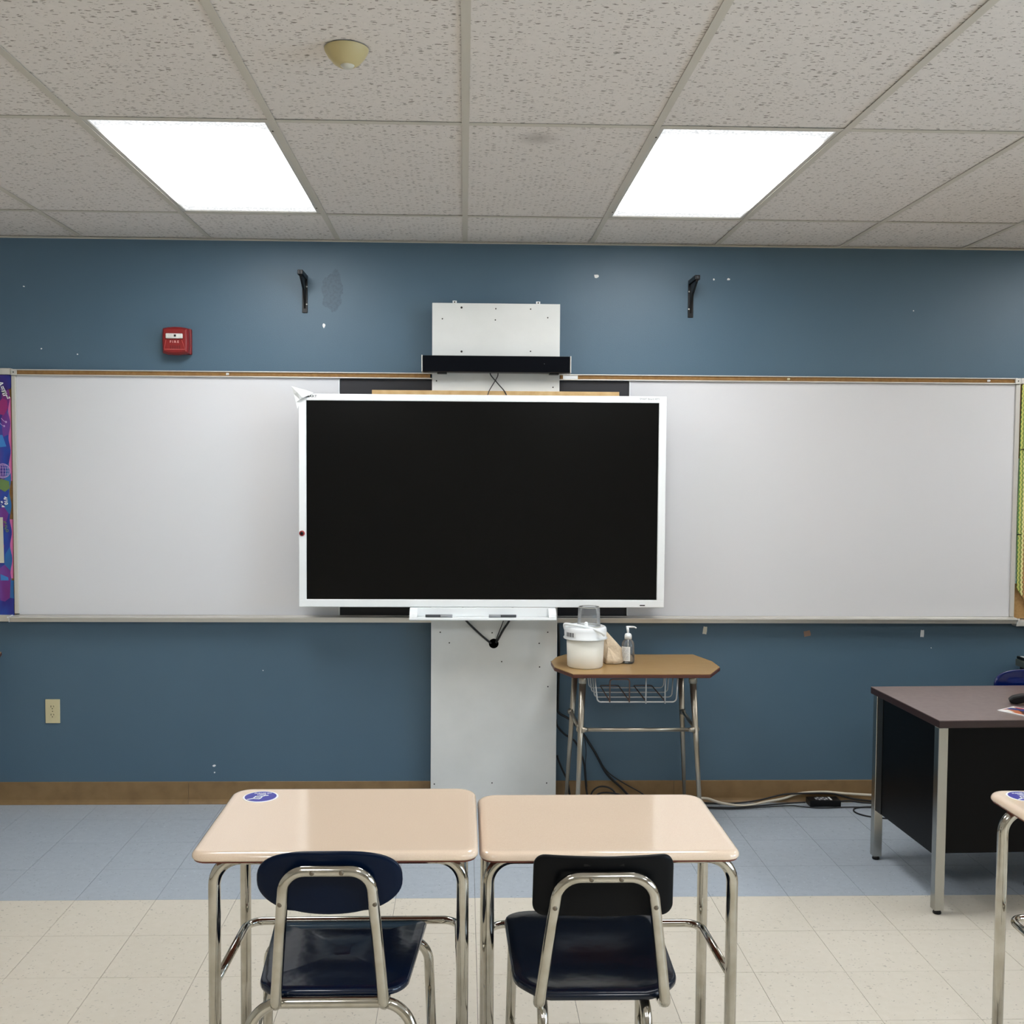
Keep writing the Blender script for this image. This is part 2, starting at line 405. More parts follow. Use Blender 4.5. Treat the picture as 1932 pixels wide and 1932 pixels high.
t.l(t.math('MULTIPLY', t.math('MULTIPLY', t.math('MAXIMUM', env, 0.066), lens), TROFFER), em.inputs['Strength']); em.inputs['Color'].default_value = (1.0, 1.02, 1.03, 1)
t.l(em.outputs[0], nt.nodes['Material Output'].inputs[0])
M_lens = t.m

# chevron border print
def chevron(name, cols, axis=0, period=0.023, amp=0.0055, band=0.0):
    t = NT(name); sp = t.n('SeparateXYZ'); t.l(t.tc.outputs['Object'], sp.inputs[0])
    u = sp.outputs[0]; v = sp.outputs[2]
    tri = t.math('ABSOLUTE', t.math('SUBTRACT', t.math('FRACT', t.math('DIVIDE', v, period)), 0.5))
    w_ = t.math('ADD', u, t.math('MULTIPLY', tri, amp * 2)); tt = t.math('FRACT', t.math('DIVIDE', t.math('ADD', w_, 0.0445), 0.104))
    stops = [(i / len(cols), srgb(*c)) for i, c in enumerate(cols)]
    t.l(t.ramp(tt, stops, 'CONSTANT'), t.p.inputs['Base Color']); t.p.inputs['Roughness'].default_value = 0.6; return t.m
CH = [(92, 132, 70), (196, 196, 104), (120, 140, 70), (222, 214, 150), (150, 118, 70), (226, 170, 120), (168, 60, 44), (236, 214, 170), (128, 44, 40), (214, 120, 80), (60, 30, 34), (226, 190, 140)]
M_chev = chevron('chevron_print', CH)
M_chevt = chevron('teal_chevron_print', [(226, 236, 228), (60, 160, 150), (232, 238, 230), (90, 180, 160)] * 3, period=0.023)

t = NT('science_print')
P3 = t.tc.outputs['Object']
c = t.ramp(t.noise(t.mapping(P3, (7, 1, 4)), 1.0, 2), [(0.30, srgb(60, 30, 100)), (0.45, srgb(40, 40, 130)), (0.55, srgb(32, 70, 160)), (0.70, srgb(96, 40, 120))])
vv = t.vor(t.mapping(P3, (16, 1, 9))); scv = t.n('SeparateColor'); t.l(vv.outputs['Color'], scv.inputs[0])
c = t.mix(t.math('MULTIPLY', t.math('GREATER_THAN', scv.outputs[0], 0.72), 0.35), c, srgb(170, 50, 130))
c = t.mix(t.math('MULTIPLY', t.math('LESS_THAN', scv.outputs[1], 0.2), 0.5), c, srgb(40, 130, 180))
t.l(c, t.p.inputs['Base Color']); t.p.inputs['Roughness'].default_value = 0.5
M_sci = t.m
M_pinkb = mat('pink_border_paper', (226, 120, 176), 0.6)
M_green = mat('green_print', (104, 132, 76), 0.6); M_mag = mat('magenta_print', (150, 40, 110), 0.6); M_lil = mat('lilac_print', (190, 160, 210), 0.6)
M_cyan = mat('cyan_print', (60, 130, 200), 0.6)
t = NT('magazine_cover')
v = t.vor(t.mapping(t.tc.outputs['Object'], (34, 24, 1)))
sc = t.n('SeparateColor'); t.l(v.outputs['Color'], sc.inputs[0])
t.l(t.ramp(sc.outputs[0], [(0, srgb(236, 226, 200)), (0.2, srgb(196, 110, 70)), (0.38, srgb(40, 60, 130)), (0.55, srgb(230, 226, 220)), (0.7, srgb(60, 30, 34)), (0.85, srgb(170, 60, 60))], 'CONSTANT'), t.p.inputs['Base Color'])
t.p.inputs['Roughness'].default_value = 0.3; M_mag2 = t.m

# ------------------------------------------------------------------ room
XL, XR, YB, H = -3.9, 4.6, -8.6, 2.743
def structure(name, mb, m): return obj(name, mb, m, kind='structure')
wall = structure('wall_front', MB().box(XL - .1, XR + .1, 0, .12, -.05, H + .25), M_wall)
structure('wall_left', MB().box(XL - .12, XL, YB, 0, -.05, H + .25), M_wall2)
structure('wall_back', MB().box(XL - .1, XR + .1, YB - .12, YB, -.05, H + .25), M_wall2)
WY0, WY1, WZ0, WZ1 = -6.4, -2.7, 0.92, 2.25        # window opening in the right wall
b = MB(); b.box(XR, XR + .12, YB, WY0, -.05, H + .25); b.box(XR, XR + .12, WY1, 0, -.05, H + .25)
b.box(XR, XR + .12, WY0, WY1, -.05, WZ0); b.box(XR, XR + .12, WY0, WY1, WZ1, H + .25)
structure('wall_right', b, M_wall2)
# windows: three units with mullions
ys = [WY0, -5.20, -4.0, WY1]
for i in range(3):
    a, c = ys[i], ys[i + 1]
    fr = MB(); w_ = .055
    fr.box(XR + .02, XR + .08, a, a + w_, WZ0, WZ1); fr.box(XR + .02, XR + .08, c - w_, c, WZ0, WZ1)
    fr.box(XR + .02, XR + .08, a + w_, c - w_, WZ0, WZ0 + w_); fr.box(XR + .02, XR + .08, a + w_, c - w_, WZ1 - w_, WZ1)
    wn = structure('window_%d' % (i + 1), fr, M_alu)
    obj('pane', MB().box(XR + .045, XR + .05, a + w_, c - w_, WZ0 + w_, WZ1 - w_), M_glass, wn)
structure('trim_1', MB().box(XR - .05, XR + .02, WY0 - .03, WY1 + .03, WZ0 - .03, WZ0 - .001, .004), M_wplas)
pl = bpy.data.lights.new('daylight_portal', 'AREA'); pl.shape = 'RECTANGLE'; pl.size = WY1 - WY0; pl.size_y = WZ1 - WZ0; pl.cycles.is_portal = True
po = bpy.data.objects.new('daylight_portal', pl); COL.objects.link(po); po.location = (XR + .10, (WY0 + WY1) / 2, (WZ0 + WZ1) / 2); po.rotation_euler = (0, PI / 2, 0)
po.rotation_euler = (PI / 2, 0, PI / 2)

# paint chips knocked out of the front wall
chips = [(-.682, 2.339, .010, .013), (.636, 2.591, .014, .011), (1.211, 2.582, .005, .006), (1.282, 2.583, .009, .006), (-1.22, .188, .009, .006),
         (-1.218, .155, .005, .004), (-.98, .66, .003, .003), (2.20, 2.44, .004, .003), (2.33, .775, .003, .003), (-2.11, 2.51, .006, .004), (-1.86, 2.19, .004, .003), (-2.03, 2.215, .004, .004)]
for cx, cz, rw, rh in chips:
    poly = [(cx + rw * random.uniform(.6, 1.15) * math.cos(a), cz + rh * random.uniform(.6, 1.15) * math.sin(a)) for a in [k * PI / 4 for k in range(8)]]
    obj('paint_chip', MB().prism(poly, -.0006, .0002, 'xz'), M_chip, wall)

# ceiling: backing, rails, tiles
T = .6096; GX0 = -.0019; YROWS = [0.0, -.522, -1.7412, -2.9604, -4.1796, -5.3988, -6.618, -7.8372, YB]
ceil = structure('ceiling', MB().box(XL - .1, XR + .1, YB - .1, .1, H + .16, H + .2), mat('plenum_dark', (60, 58, 54), .9))
cols = list(range(-7, 8))
xe = [max(XL, GX0 + i * T) for i in cols] + [XR]
xe = sorted(set(xe)); xe[0] = XL
lights_at = {(-2, 1), (1, 1), (5, 1), (-2, 4), (1, 4), (5, 4)}
tile_cache = {}
for ci in range(len(xe) - 1):
    x0, x1 = xe[ci], xe[ci + 1]
    if x1 - x0 < .02: continue
    gi = round((x1 - GX0) / T) - 1 if x1 < XR else 99
    for ri in range(len(YROWS) - 1):
        y1, y0 = YROWS[ri], YROWS[ri + 1]
        if (gi, ri) in lights_at: continue
        key = (round(x1 - x0, 3), round(y1 - y0, 3))
        cx, cy = (x0 + x1) / 2, (y0 + y1) / 2
        if key not in tile_cache:
            hx, hy = (x1 - x0) / 2 - .004, (y1 - y0) / 2 - .004
            o = obj('ceiling_tile', MB().box(-hx, hx, -hy, hy, 0, .016), M_ctile); tile_cache[key] = o.data
        else:
            o = bpy.data.objects.new('ceiling_tile', tile_cache[key]); COL.objects.link(o)
        o.parent = ceil; o.location = (cx, cy, H + .0032 + random.uniform(0, .0018))
        o.rotation_euler = (random.uniform(-.0007, .0007), random.uniform(-.0010, .0010), 0)
for x in xe[1:-1]:
    b = MB().box(x - .012, x + .012, YB, -.0, H, H + .0016); b.box(x - .0008, x + .0008, YB, 0, H + .0016, H + .038)
    obj('grid_rail', b, M_rail, ceil)
for ri in range(1, len(YROWS) - 1):
    for ci in range(len(xe) - 1):
        y = YROWS[ri]
        b = MB().box(xe[ci] + .0125, xe[ci + 1] - .0125, y - .012, y + .012, H + .0002, H + .0018); b.box(xe[ci] + .0125, xe[ci + 1] - .0125, y - .0008, y + .0008, H + .0018, H + .03)
        obj('cross_rail', b, M_rail, ceil)
structure('trim_2', MB().box(XL, XR, -.022, 0, H - .0006, H + .0008).box(XL, XR, -.0012, 0, H - .004, H + .02), M_rail)
for nm, q in (('trim_3', (XL, XL + .022, YB, -.023)), ('trim_4', (XR - .022, XR, YB, -.023))):
    structure(nm, MB().box(*q, H - .0006, H + .0008), M_rail)

# troffers
def troffer(gi, ri, label, group=None):
    x0 = GX0 + gi * T; x1 = x0 + T; y1, y0 = YROWS[ri], YROWS[ri + 1]; cx, cy = (x0 + x1) / 2, (y0 + y1) / 2
    r = thing('ceiling_light', label, 'light', (cx, cy, H + .003), group)
    a0, a1, b0, b1 = x0 + .006, x1 - .006, y0 + .006, y1 - .006
    b = MB(); b.box(a0, a0 + .020, b0, b1, H + .003, H + .008); b.box(a1 - .020, a1, b0, b1, H + .003, H + .008)
    b.box(a0 + .020, a1 - .020, b0, b0 + .018, H + .003, H + .008); b.box(a0 + .020, a1 - .020, b1 - .018, b1, H + .003, H + .008)
    obj('door_frame', b, M_enamel, r)
    b = MB(); b.box(a0, a0 + .003, b0, b1, H + .0085, H + .09); b.box(a1 - .003, a1, b0, b1, H + .0085, H + .09)
    b.box(a0, a1, b0, b0 + .003, H + .0085, H + .09); b.box(a0, a1, b1 - .003, b1, H + .0085, H + .09); b.box(a0, a1, b0, b1, H + .09, H + .093)
    obj('housing', b, M_enamel, r)
    obj('lens', MB().box(a0 + .018, a1 - .018, b0 + .016, b1 - .016, H + .0082, H + .0112), M_lens, r)
    for yy in (b0 + .10, b1 - .10):
        obj('latch', MB().lathe([(0, H + .0012), (.0035, H + .0012), (.0035, H + .003)], (a0 + .010 if gi > 0 else a1 - .010, yy, 0), 10), M_slot, r)
    return r
troffer(-2, 1, 'lit fluorescent ceiling panel on the left, nearer the fire alarm')
troffer(1, 1, 'lit fluorescent ceiling panel on the right, nearer the teacher desk')
for gi, ri, nm in ((5, 1, 'outer right, front row'), (-2, 4, 'left of centre, behind the camera'), (1, 4, 'right of centre, behind the camera'), (5, 4, 'far right, behind the camera')):
    troffer(gi, ri, 'lit fluorescent ceiling panel outside the picture, ' + nm)

# floor
F = .3048; FX = -1.475; FY = -1.1436
flo = structure('floor', MB().box(XL, XR, YB, 0, -.04, -.0026), M_fbase)
cache = {}; rest = {'blue': MB(), 'beige': MB()}
i0 = math.floor((XL - FX) / F); i1 = math.ceil((XR - FX) / F); j0 = -4; j1 = math.ceil((FY - YB) / F)
g = .0007
for i in range(i0, i1):
    for j in range(j0, j1):
        x0, x1 = max(XL, FX + i * F), min(XR, FX + (i + 1) * F); y1, y0 = min(0, FY - j * F), max(YB, FY - (j + 1) * F)
        if x1 - x0 < .01 or y1 - y0 < .01: continue
        kind = 'blue' if j < 0 else 'beige'; near = -4 <= i < 15 and j < 8
        if not near:
            rest[kind].box(x0 + g, x1 - g, y0 + g, y1 - g, -.003, 0); continue
        key = (kind, round(y1 - y0, 3))
        if key not in cache:
            hx, hy = (x1 - x0) / 2 - g, (y1 - y0) / 2 - g
            o = obj('floor_tile', MB().box(-hx, hx, -hy, hy, -.003, 0), M_fblue if kind == 'blue' else M_fbeige); cache[key] = o.data
        else:
            o = bpy.data.objects.new('floor_tile', cache[key]); COL.objects.link(o)
        o.parent = flo; o.location = ((x0 + x1) / 2, (y0 + y1) / 2, random.uniform(-.0002, .0001))
obj('outer_blue_tiles', rest['blue'], M_fblue, flo, kind='stuff'); obj('outer_beige_tiles', rest['beige'], M_fbeige, flo, kind='stuff')

# cove base along the front wall, in lengths with open joints
prof = [(0, 0), (-.013, 0), (-.0135, .002), (-.006, .012), (-.003, .022), (-.003, .108), (-.0015, .110), (0, .110)]
cuts = [XL, -3.0, -1.345, -.16, .455, 1.05, 2.30, XR]
bf = structure('baseboard_front', MB().box(XL, XR, -.0008, 0, 0, .105), M_fbase)
for a, c in zip(cuts, cuts[1:]):
    if a == -.16: continue
    obj('cove_strip', MB().prism(prof, a + .0007, c - .0007, 'yz'), M_cove, bf)
structure('baseboard_left', MB().box(XL, XL + .004, YB, -.02, 0, .11), M_cove)
structure('baseboard_right', MB().box(XR - .004, XR, YB, -.02, 0, .11), M_cove)

# ------------------------------------------------------------------ whiteboards and what frames them
ZB0, ZB1 = .9345, 2.0835
BL, BR = -2.146, 2.710
def whiteboard(x0, x1, label):
    r = thing('whiteboard', label, 'whiteboard', ((x0 + x1) / 2, 0, ZB0))
    obj('writing_surface', MB().box(x0, x1, -.016, -.002, ZB0, ZB1), M_board, r)
    return r
wl = whiteboard(BL, -.609, 'large blank whiteboard left of the black screen, below the fire alarm')
wr = whiteboard(.806, BR, 'large blank whiteboard right of the black screen, above the brown table')
obj('edge_trim', MB().box(-.609, -.604, -.019, -.002, ZB0, ZB1), M_wplas, wl)
obj('edge_trim', MB().box(.801, .806, -.019, -.002, ZB0, ZB1), M_wplas, wr)
obj('side_frame', MB().box(BL - .020, BL - .0002, -.024, -.001, .94, 2.083, .002), M_alu, wl)
obj('side_frame', MB().box(BR, BR + .022, -.024, -.001, .936, 2.083, .002), M_alu, wr)
solo('backing_panel', MB().box(-.603, .800, -.010, -.001, ZB0, 2.082), M_black, 'flat black panel behind the screen, between the two whiteboards', 'panel')

def map_rail(x0, x1, label):
    r = thing('map_rail', label, 'rail', ((x0 + x1) / 2, 0, 2.084))
    obj('lower_lip', MB().box(x0, x1, -.030, -.001, 2.084, 2.0895, .001), M_alu, r)
    obj('upper_lip', MB().box(x0, x1, -.030, -.001, 2.1085, 2.1135, .001), M_alu, r)
    obj('cork_strip', MB().box(x0 + .01, x1 - .01, -.024, -.001, 2.0895, 2.1085), M_cork, r)
    return r
ml = map_rail(BL - .003, -.157, 'cork-filled aluminium rail along the top of the left whiteboard')
mr = map_rail(.453, BR + .003, 'cork-filled aluminium rail along the top of the right whiteboard')
obj('end_cap', MB().box(BL - .018, BL + .008, -.032, -.001, 2.084, 2.1135, .001), M_alu, ml)
obj('end_cap', MB().box(BR - .008, BR + .020, -.032, -.001, 2.084, 2.1125, .001), M_alu, mr)
for rr, x in ((ml, BL - .006), (mr, BR + .006)):
    obj('screw', MB().lathe([(0, .0345), (.003, .034), (.003, .030)], (x, 0, 2.099), 10, 'y'), M_screw, rr)
obj('paper_strip', MB().box(.476, .548, -.0255, -.024, 2.0905, 2.1075), M_paper, mr)
for rr, x, m_ in ((ml, -1.139, M_wplas), (mr, 1.579, M_ivory), (mr, 2.57, M_wplas)):
    c = MB().box(x - .007, x + .007, -.031, -.024, 2.094, 2.104, .002); c.sphere((x + .002, -.033, 2.1), .004, n=10)
    obj('rail_clip', c, m_, rr)

def tray(x0, x1, label):
    r = thing('marker_tray', label, 'tray', ((x0 + x1) / 2, 0, .905))
    p = [(-.001, .9335), (-.019, .9335), (-.020, .9305), (-.066, .9290), (-.068, .9315), (-.072, .9310), (-.0725, .9255), (-.058, .9235), (-.056, .9050), (-.001, .905)]
    obj('trough', MB().prism(p, x0, x1, 'yz'), M_alu, r)
    obj('end_cap', MB().prism([(q[0] * 1.04, q[1] + (.001 if q[1] > .92 else -.001)) for q in p], x0 - .004 if x0 < -1 else x1, x0 if x0 < -1 else x1 + .004, 'yz'), M_wplas, r)
    return r
tray(BL - .03, -.157, 'aluminium marker tray running under the left whiteboard')
tray(.454, BR + .02, 'aluminium marker tray running under the right whiteboard')

# ------------------------------------------------------------------ plywood mount, sound bar
pr_ = thing('mounting_panel', 'tall grey-white painted plywood panel standing behind the screen', 'panel', (.148, -.05, 0))
obj('board', MB().box(-.156, .453, -.095, -.075, 0, 2.439, .0015), M_ply, pr_)
obj('batten', MB().box(-.12, -.05, -.0745, -.035, .12, 2.36), M_wood, pr_)
obj('batten', MB().box(.34, .41, -.0745, -.035, .12, 2.36), M_wood, pr_)
for x in (-.05, .349):
    obj('hanger_tab', MB().box(x - .010, x + .010, -.078, -.074, 2.41, 2.453, .001), M_wplas, pr_)
    obj('tab_hole', MB().lathe([(0, .0795), (.0035, .0795), (.0035, .0778)], (x, 0, 2.446), 10, 'y'), M_slot, pr_)
for (x, z, big_) in [(-.017, 2.418, 1), (.146, 2.414, 0), (.312, 2.414, 0), (-.108, 2.364, 0), (.144, 2.361, 0), (.394, 2.374, 0), (-.016, 2.21, 1), (.313, 2.214, 0), (-.135, 2.07, 0), (.148, 2.072, 0), (.422, 2.044, 0),
                  (-.112, .864, 0), (.138, .862, 0), (.407, .865, 0), (-.068, .813, 0), (.366, .811, 0), (.185, .722, 0), (.426, .722, 0), (.369, .696, 0), (-.138, .123, 0), (.142, .128, 0), (.408, .127, 0), (.41, .60, 0), (-.06, 1.1, 0)]:
    q = .0052 if big_ else .0034
    obj('screw', MB().lathe([(0, .0965), (q * .6, .0968), (q, .0955), (q, .094)], (x, 0, z), 10, 'y'), M_screw, pr_)
obj('cable_hole', MB().lathe([(0, .0958), (.0235, .0958), (.0235, .0948)], (.146, 0, .81), 28, 'y'), mat('hole_black', (3, 3, 3), 1.0, spec=0), pr_)

sb = thing('sound_bar', 'long black sound bar with silver ends above the screen', 'speaker', (.148, -.13, 2.108))
obj('body', MB().box(-.199, .495, -.165, -.096, 2.107, 2.184, .004), M_blackp, sb)
obj('grille', MB().box(-.197, .493, -.169, -.1655, 2.109, 2.182, .001), M_fabric, sb)
for x in (-.204, .496): obj('end_cap', MB().box(x, x + .005, -.169, -.096, 2.106, 2.185, .001), M_alu, sb)
for x in (-.13, .40): obj('foot', MB().box(x, x + .045, -.150, -.110, 2.100, 2.107), M_blackp, sb)
obj('indicator', MB().box(.372, .376, -.1698, -.169, 2.146, 2.150), M_dgrey, sb)

def cable(pts, r, m, label, n=8, cat='cable', group=None):
    return solo('cable', MB().tube(spline(pts, n), r, 8), m, label, cat, group)
# cables from the sound bar down behind the screen
cable([(.120, -.120, 2.112), (.125, -.118, 2.095), (.160, -.115, 2.055), (.190, -.118, 2.020), (.205, -.12, 1.985)], .0026, M_cable, 'thin black cable falling right from the sound bar, crossing the other one')
cable([(.158, -.126, 2.112), (.155, -.124, 2.09), (.135, -.122, 2.055), (.115, -.124, 2.02), (.105, -.126, 1.985)], .0022, M_cable, 'thin black cable falling left from the sound bar behind the screen')

# ------------------------------------------------------------------ interactive display
TVY = -.205
tv = thing('interactive_display', 'large wall-hung touch screen with white frame, screen black and off', 'screen', (.09, TVY, 1.0))
x0, x1, z0, z1 = -.772, .949, 1.0, 1.997; sx0, sx1, sz0, sz1 = -.737, .914, 1.036, 1.966
b = MB(); b.box(x0, x1, TVY, TVY + .03, sz1, z1, .003); b.box(x0, x1, TVY, TVY + .03, z0, sz0, .003); b.box(x0, sx0, TVY, TVY + .03, sz0 - .003, sz1 + .003, .003); b.box(sx1, x1, TVY, TVY + .03, sz0 - .003, sz1 + .003, .003)
obj('bezel', b, M_wplas, tv)
obj('screen_glass', MB().box(sx0 - .002, sx1 + .002, TVY + .010, TVY + .016, sz0 - .002, sz1 + .002), M_screen, tv)
obj('back_shell', MB().box(x0 + .02, x1 - .02, TVY + .030, -.115, z0 + .03, z1 - .03, .01), M_blackp, tv)
obj('wall_bracket', MB().box(-.05, .35, -.115, -.096, 1.2, 1.8), M_tblack, tv)
obj('power_key', MB().lathe([(0, -TVY + .004), (.011, -TVY + .004), (.013, -TVY + .002), (.013, -TVY - .002)], (-.757, 0, 1.346), 24, 'y'), mat('red_ring', (150, 36, 40), .4), tv, label='dark red ring with black centre')
obj('key_centre', MB().lathe([(0, -TVY + .0055), (.0075, -TVY + .0055), (.0075, -TVY + .003)], (-.757, 0, 1.346), 20, 'y'), M_blackp, tv)
obj('sensor_window', MB().box(.833, .858, TVY - .0008, TVY + .001, 1.0085, 1.0135), M_blackp, tv)
text('maker_lettering', 'SMART', .015, M_dgrey, tv, (-.716, TVY - .0005, 1.984), sx=1.25, bold=.0002)
text('model_lettering', 'SMART Board 4075', .0125, M_grey, tv, (.868, TVY - .0005, 1.984), sx=.93)
# protective paper still wrapped over the top left corner
def crumple(bm_pts, faces, name, m, parent, label, th=.0012):
    me = bpy.data.meshes.new(name); me.from_pydata(bm_pts, [], faces); b = bmesh.new(); b.from_mesh(me); bpy.data.meshes.remove(me)
    bmesh.ops.recalc_face_normals(b, faces=b.faces); q = MB(); q.bm = b
    bmesh.ops.solidify(b, geom=list(b.faces), thickness=th)
    return obj(name, q, m, parent, label)
Y = TVY
V = [(-.803, Y - .012, 2.030), (-.772, Y - .018, 2.021), (-.735, Y - .010, 2.012), (-.700, Y - .001, 1.999), (-.722, Y - .006, 1.988), (-.750, Y - .016, 1.977), (-.764, Y - .012, 1.968),
     (-.764, Y - .001, 1.955), (-.777, Y - .004, 1.925), (-.783, Y - .006, 1.955), (-.793, Y - .008, 1.995), (-.772, Y - .026, 2.000), (-.745, Y + .012, 2.004)]
crumple(V, [(0, 1, 11), (1, 2, 5, 11), (2, 3, 4, 5), (11, 5, 6), (0, 11, 10), (10, 11, 6, 9), (9, 6, 7, 8)], 'corner_wrap', M_paper, tv, 'crumpled white paper folded over the corner')
# pen tray under the display
pt = thing('pen_tray', 'white pen tray hanging under the middle of the screen', 'tray', (.09, -.22, .95))
PX0, PX1 = -.252, .433
obj('back_plate', MB().box(PX0, PX1, -.214, -.206, .958, .9995, .002), M_wplas, pt)
obj('shelf', MB().prism([(-.2145, .958), (-.262, .958), (-.272, .960), (-.274, .951), (-.266, .946), (-.2145, .946)], PX0, PX1, 'yz'), M_wplas, pt)
for a in (PX0, PX1 - .036): obj('end_block', MB().prism([(-.2145, .9585), (-.270, .9605), (-.262, .975), (-.232, .997), (-.2145, .997)], a, a + .036, 'yz', .001), M_wplas, pt)
for (a, lab) in ((-.178, 'left of the two dark styluses in the pen tray'), (.118, 'right of the two dark styluses in the pen tray')):
    p = thing('stylus', lab, 'pen', (a + .065, -.245, .9585), 'styluses in the pen tray')
    flip = a > 0
    bx = (a, a + .07) if not flip else (a + .055, a + .128); tx = (a + .07, a + .126) if not flip else (a, a + .055)
    obj('barrel', MB().tube([(bx[0], -.250, .9655), (bx[1], -.250, .9655)], .0065, 12), M_dgrey, p)
    obj('grip', MB().tube([(tx[0], -.250, .9655), (tx[1], -.250, .9655)], .0072, 12), M_grey, p, 'light grey grip')
# pine batten whose top shows above the frame
solo('pine_batten', MB().box(-.440, .738, -.114, -.0965, 1.930, 2.023, .001), M_wood, 'pine batten showing just above the top of the screen', 'board')
# cables into the hole
cable([(-.005, -.13, .99), (.005, -.115, .935), (.06, -.105, .875), (.118, -.1045, .824), (.134, -.1022, .812)], .0052, M_cable, 'thick black cable running from the pen tray right down into the panel hole')
cable([(.235, -.13, .99), (.222, -.115, .93), (.19, -.106, .875), (.166, -.1045, .830), (.156, -.1022, .815)], .0052, M_cable, 'thick black cable running from the pen tray left down into the panel hole')
cable([(.20, -.13, .98), (.19, -.112, .92), (.172, -.105, .870), (.155, -.1095, .825)], .0022, M_cable, 'thin black wire beside the right thick cable above the panel hole')

# ------------------------------------------------------------------ wall hardware
def shelf_bracket(x, ztop, flip, label):
    r = thing('shelf_bracket', label, 'bracket', (x, 0, ztop - .18), 'black brackets high on the wall')
    obj('wall_plate', MB().box(x - .013, x + .013, -.007, 0, ztop - .18, ztop, .002), M_blackp, r)
    obj('arm', MB().box(x - .013, x + .013, -.150, -.007, ztop - .022, ztop, .003), M_blackp, r)
    p = [(-.007, ztop - .16), (-.007, ztop - .022), (-.14, ztop - .022), (-.135, ztop - .030), (-.05, ztop - .075), (-.02, ztop - .12)]
    obj('gusset', MB().prism(p, x - .005, x + .005, 'yz'), M_blackp, r)
    for z in (ztop - .055, ztop - .14): obj('screw', MB().lathe([(0, .0095), (.004, .009), (.004, .007)], (x - .009 * flip, 0, z), 10, 'y'), M_alu, r)
    obj('arm_socket', MB().lathe([(0, .1513), (.006, .1513), (.006, .150)], (x, 0, ztop - .011), 12, 'y'), M_dgrey, r)
shelf_bracket(-.772, 2.578, -1, 'black metal shelf bracket on the blue wall, the left one, by the smudge')
shelf_bracket(1.098, 2.575, 1, 'black metal shelf bracket on the blue wall, the right one')

# fire alarm
fa = thing('fire_alarm', 'red wall-mounted fire strobe with FIRE lettering, above the left whiteboard', 'alarm', (-1.377, 0, 2.188))
cx, cz = -1.377, 2.252
obj('back_box', MB().box(cx - .054, cx + .066, -.030, 0, cz - .062, cz + .062, .006), M_red, fa)
def octo(hw, hh, bul, y, dz=0):
    pts = []
    for (ax, az, bx, bz) in ((-hw, -hh, hw, -hh), (hw, -hh, hw, hh), (hw, hh, -hw, hh), (-hw, hh, -hw, -hh)):
        for k in range(8):
            t_ = k / 8; px, pz = ax + (bx - ax) * t_, az + (bz - az) * t_; bu = bul * 4 * t_ * (1 - t_)
            if az == bz: pz += bu * (1 if az > 0 else -1)
            else: px += bu * .3 * (1 if ax > 0 else -1)
            pts.append((cx + px, y, cz + pz + dz))
    return pts
b = MB(); b.rings([octo(.059, .057, .008, -.0302), octo(.061, .059, .008, -.034), octo(.060, .058, .008, -.058), octo(.055, .053, .007, -.069), octo(.050, .050, .004, -.074)], smooth=False)
obj('cover', b, M_red, fa)
obj('strobe_lens', MB().box(cx - .040, cx + .040, -.086, -.0735, cz + .008, cz + .032, .004), M_strobe, fa, 'clear faceted strobe lens')
obj('strobe_tube', MB().box(cx + .000, cx + .010, -.0868, -.0855, cz + .016, cz + .026, .001), M_blackp, fa)
text('lettering', 'F I R E', .0155, M_pink, fa, (cx - .001, -.0746, cz - .007), sx=1.05, bold=.0002)
b = MB()
for k in range(6): b.box(cx - .021 + k * .0085, cx - .017 + k * .0085, -.0745, -.0735, cz - .040, cz - .024)
obj('sounder_slots', b, mat('dark_red', (96, 16, 16), .6), fa)
b = MB(); b.tube([(cx - .040, -.0745, cz + .002), (cx - .049, -.0745, cz - .042), (cx + .049, -.0745, cz - .042), (cx + .034, -.0745, cz + .002)], .0012, 6)
obj('moulded_rib', b, mat('alarm_edge', (206, 96, 90), .4), fa)

# outlet
ol = thing('wall_outlet', 'ivory duplex power outlet low on the wall at left', 'outlet', (-1.998, 0, .401))
ox, oz = -1.998, .4595
obj('cover_plate', MB().box(ox - .035, ox + .035, -.006, 0, oz - .0585, oz + .0585, .002), M_ivory, ol)
for dz_ in (.020, -.020):
    f_ = obj('socket', MB().prism([(ox + .0170 * math.cos(a) * (1 if abs(math.cos(a)) < .8 else .96), oz + dz_ + .0150 * math.sin(a)) for a in [k * PI / 12 for k in range(24)]], -.0082, -.006, 'xz', .0006), M_ivory, ol)
    b = MB(); b.box(ox - .0080, ox - .0052, -.0086, -.0080, oz + dz_ + .000, oz + dz_ + .009); b.box(ox + .0050, ox + .0074, -.0086, -.0080, oz + dz_ + .001, oz + dz_ + .0085)
    b.lathe([(0, .0086), (.0026, .0086), (.0026, .008)], (ox, 0, oz + dz_ - .0065), 10, 'y')
    obj('slots', b, M_slot, f_)
obj('screw', MB().lathe([(0, .0068), (.0024, .0066), (.0024, .006)], (ox, 0, oz), 10, 'y'), M_slot, ol)

# tape remnants under the right whiteboard
def scrap(name, cx, cz, w, h, m, label, rot=0.0, cat='tape'):
    pts = [(-w, -h), (-w * .2, -h * .95), (w * .9, -h), (w, -h * .1), (w * .85, h), (0, h * .92), (-w * .9, h), (-w, 0)]
    pts = [(cx + x * math.cos(rot) - z * math.sin(rot), cz + x * math.sin(rot) + z * math.cos(rot)) for x, z in pts]
    return solo(name, MB().prism(pts, -.0012, -.0001, 'xz'), m, label, cat)
scrap('tape_scrap', 1.194, .861, .010, .019, M_tape, 'cream scrap of tape on the wall above the brown table', -.12)
scrap('paper_scrap', 1.705, .846, .017, .014, M_brownp, 'torn brown paper scrap on the wall below the marker tray', .2, 'paper')
scrap('tape_scrap', 2.283, .847, .009, .018, M_wplas, 'white scrap of tape on the wall above the teacher desk', -.05)

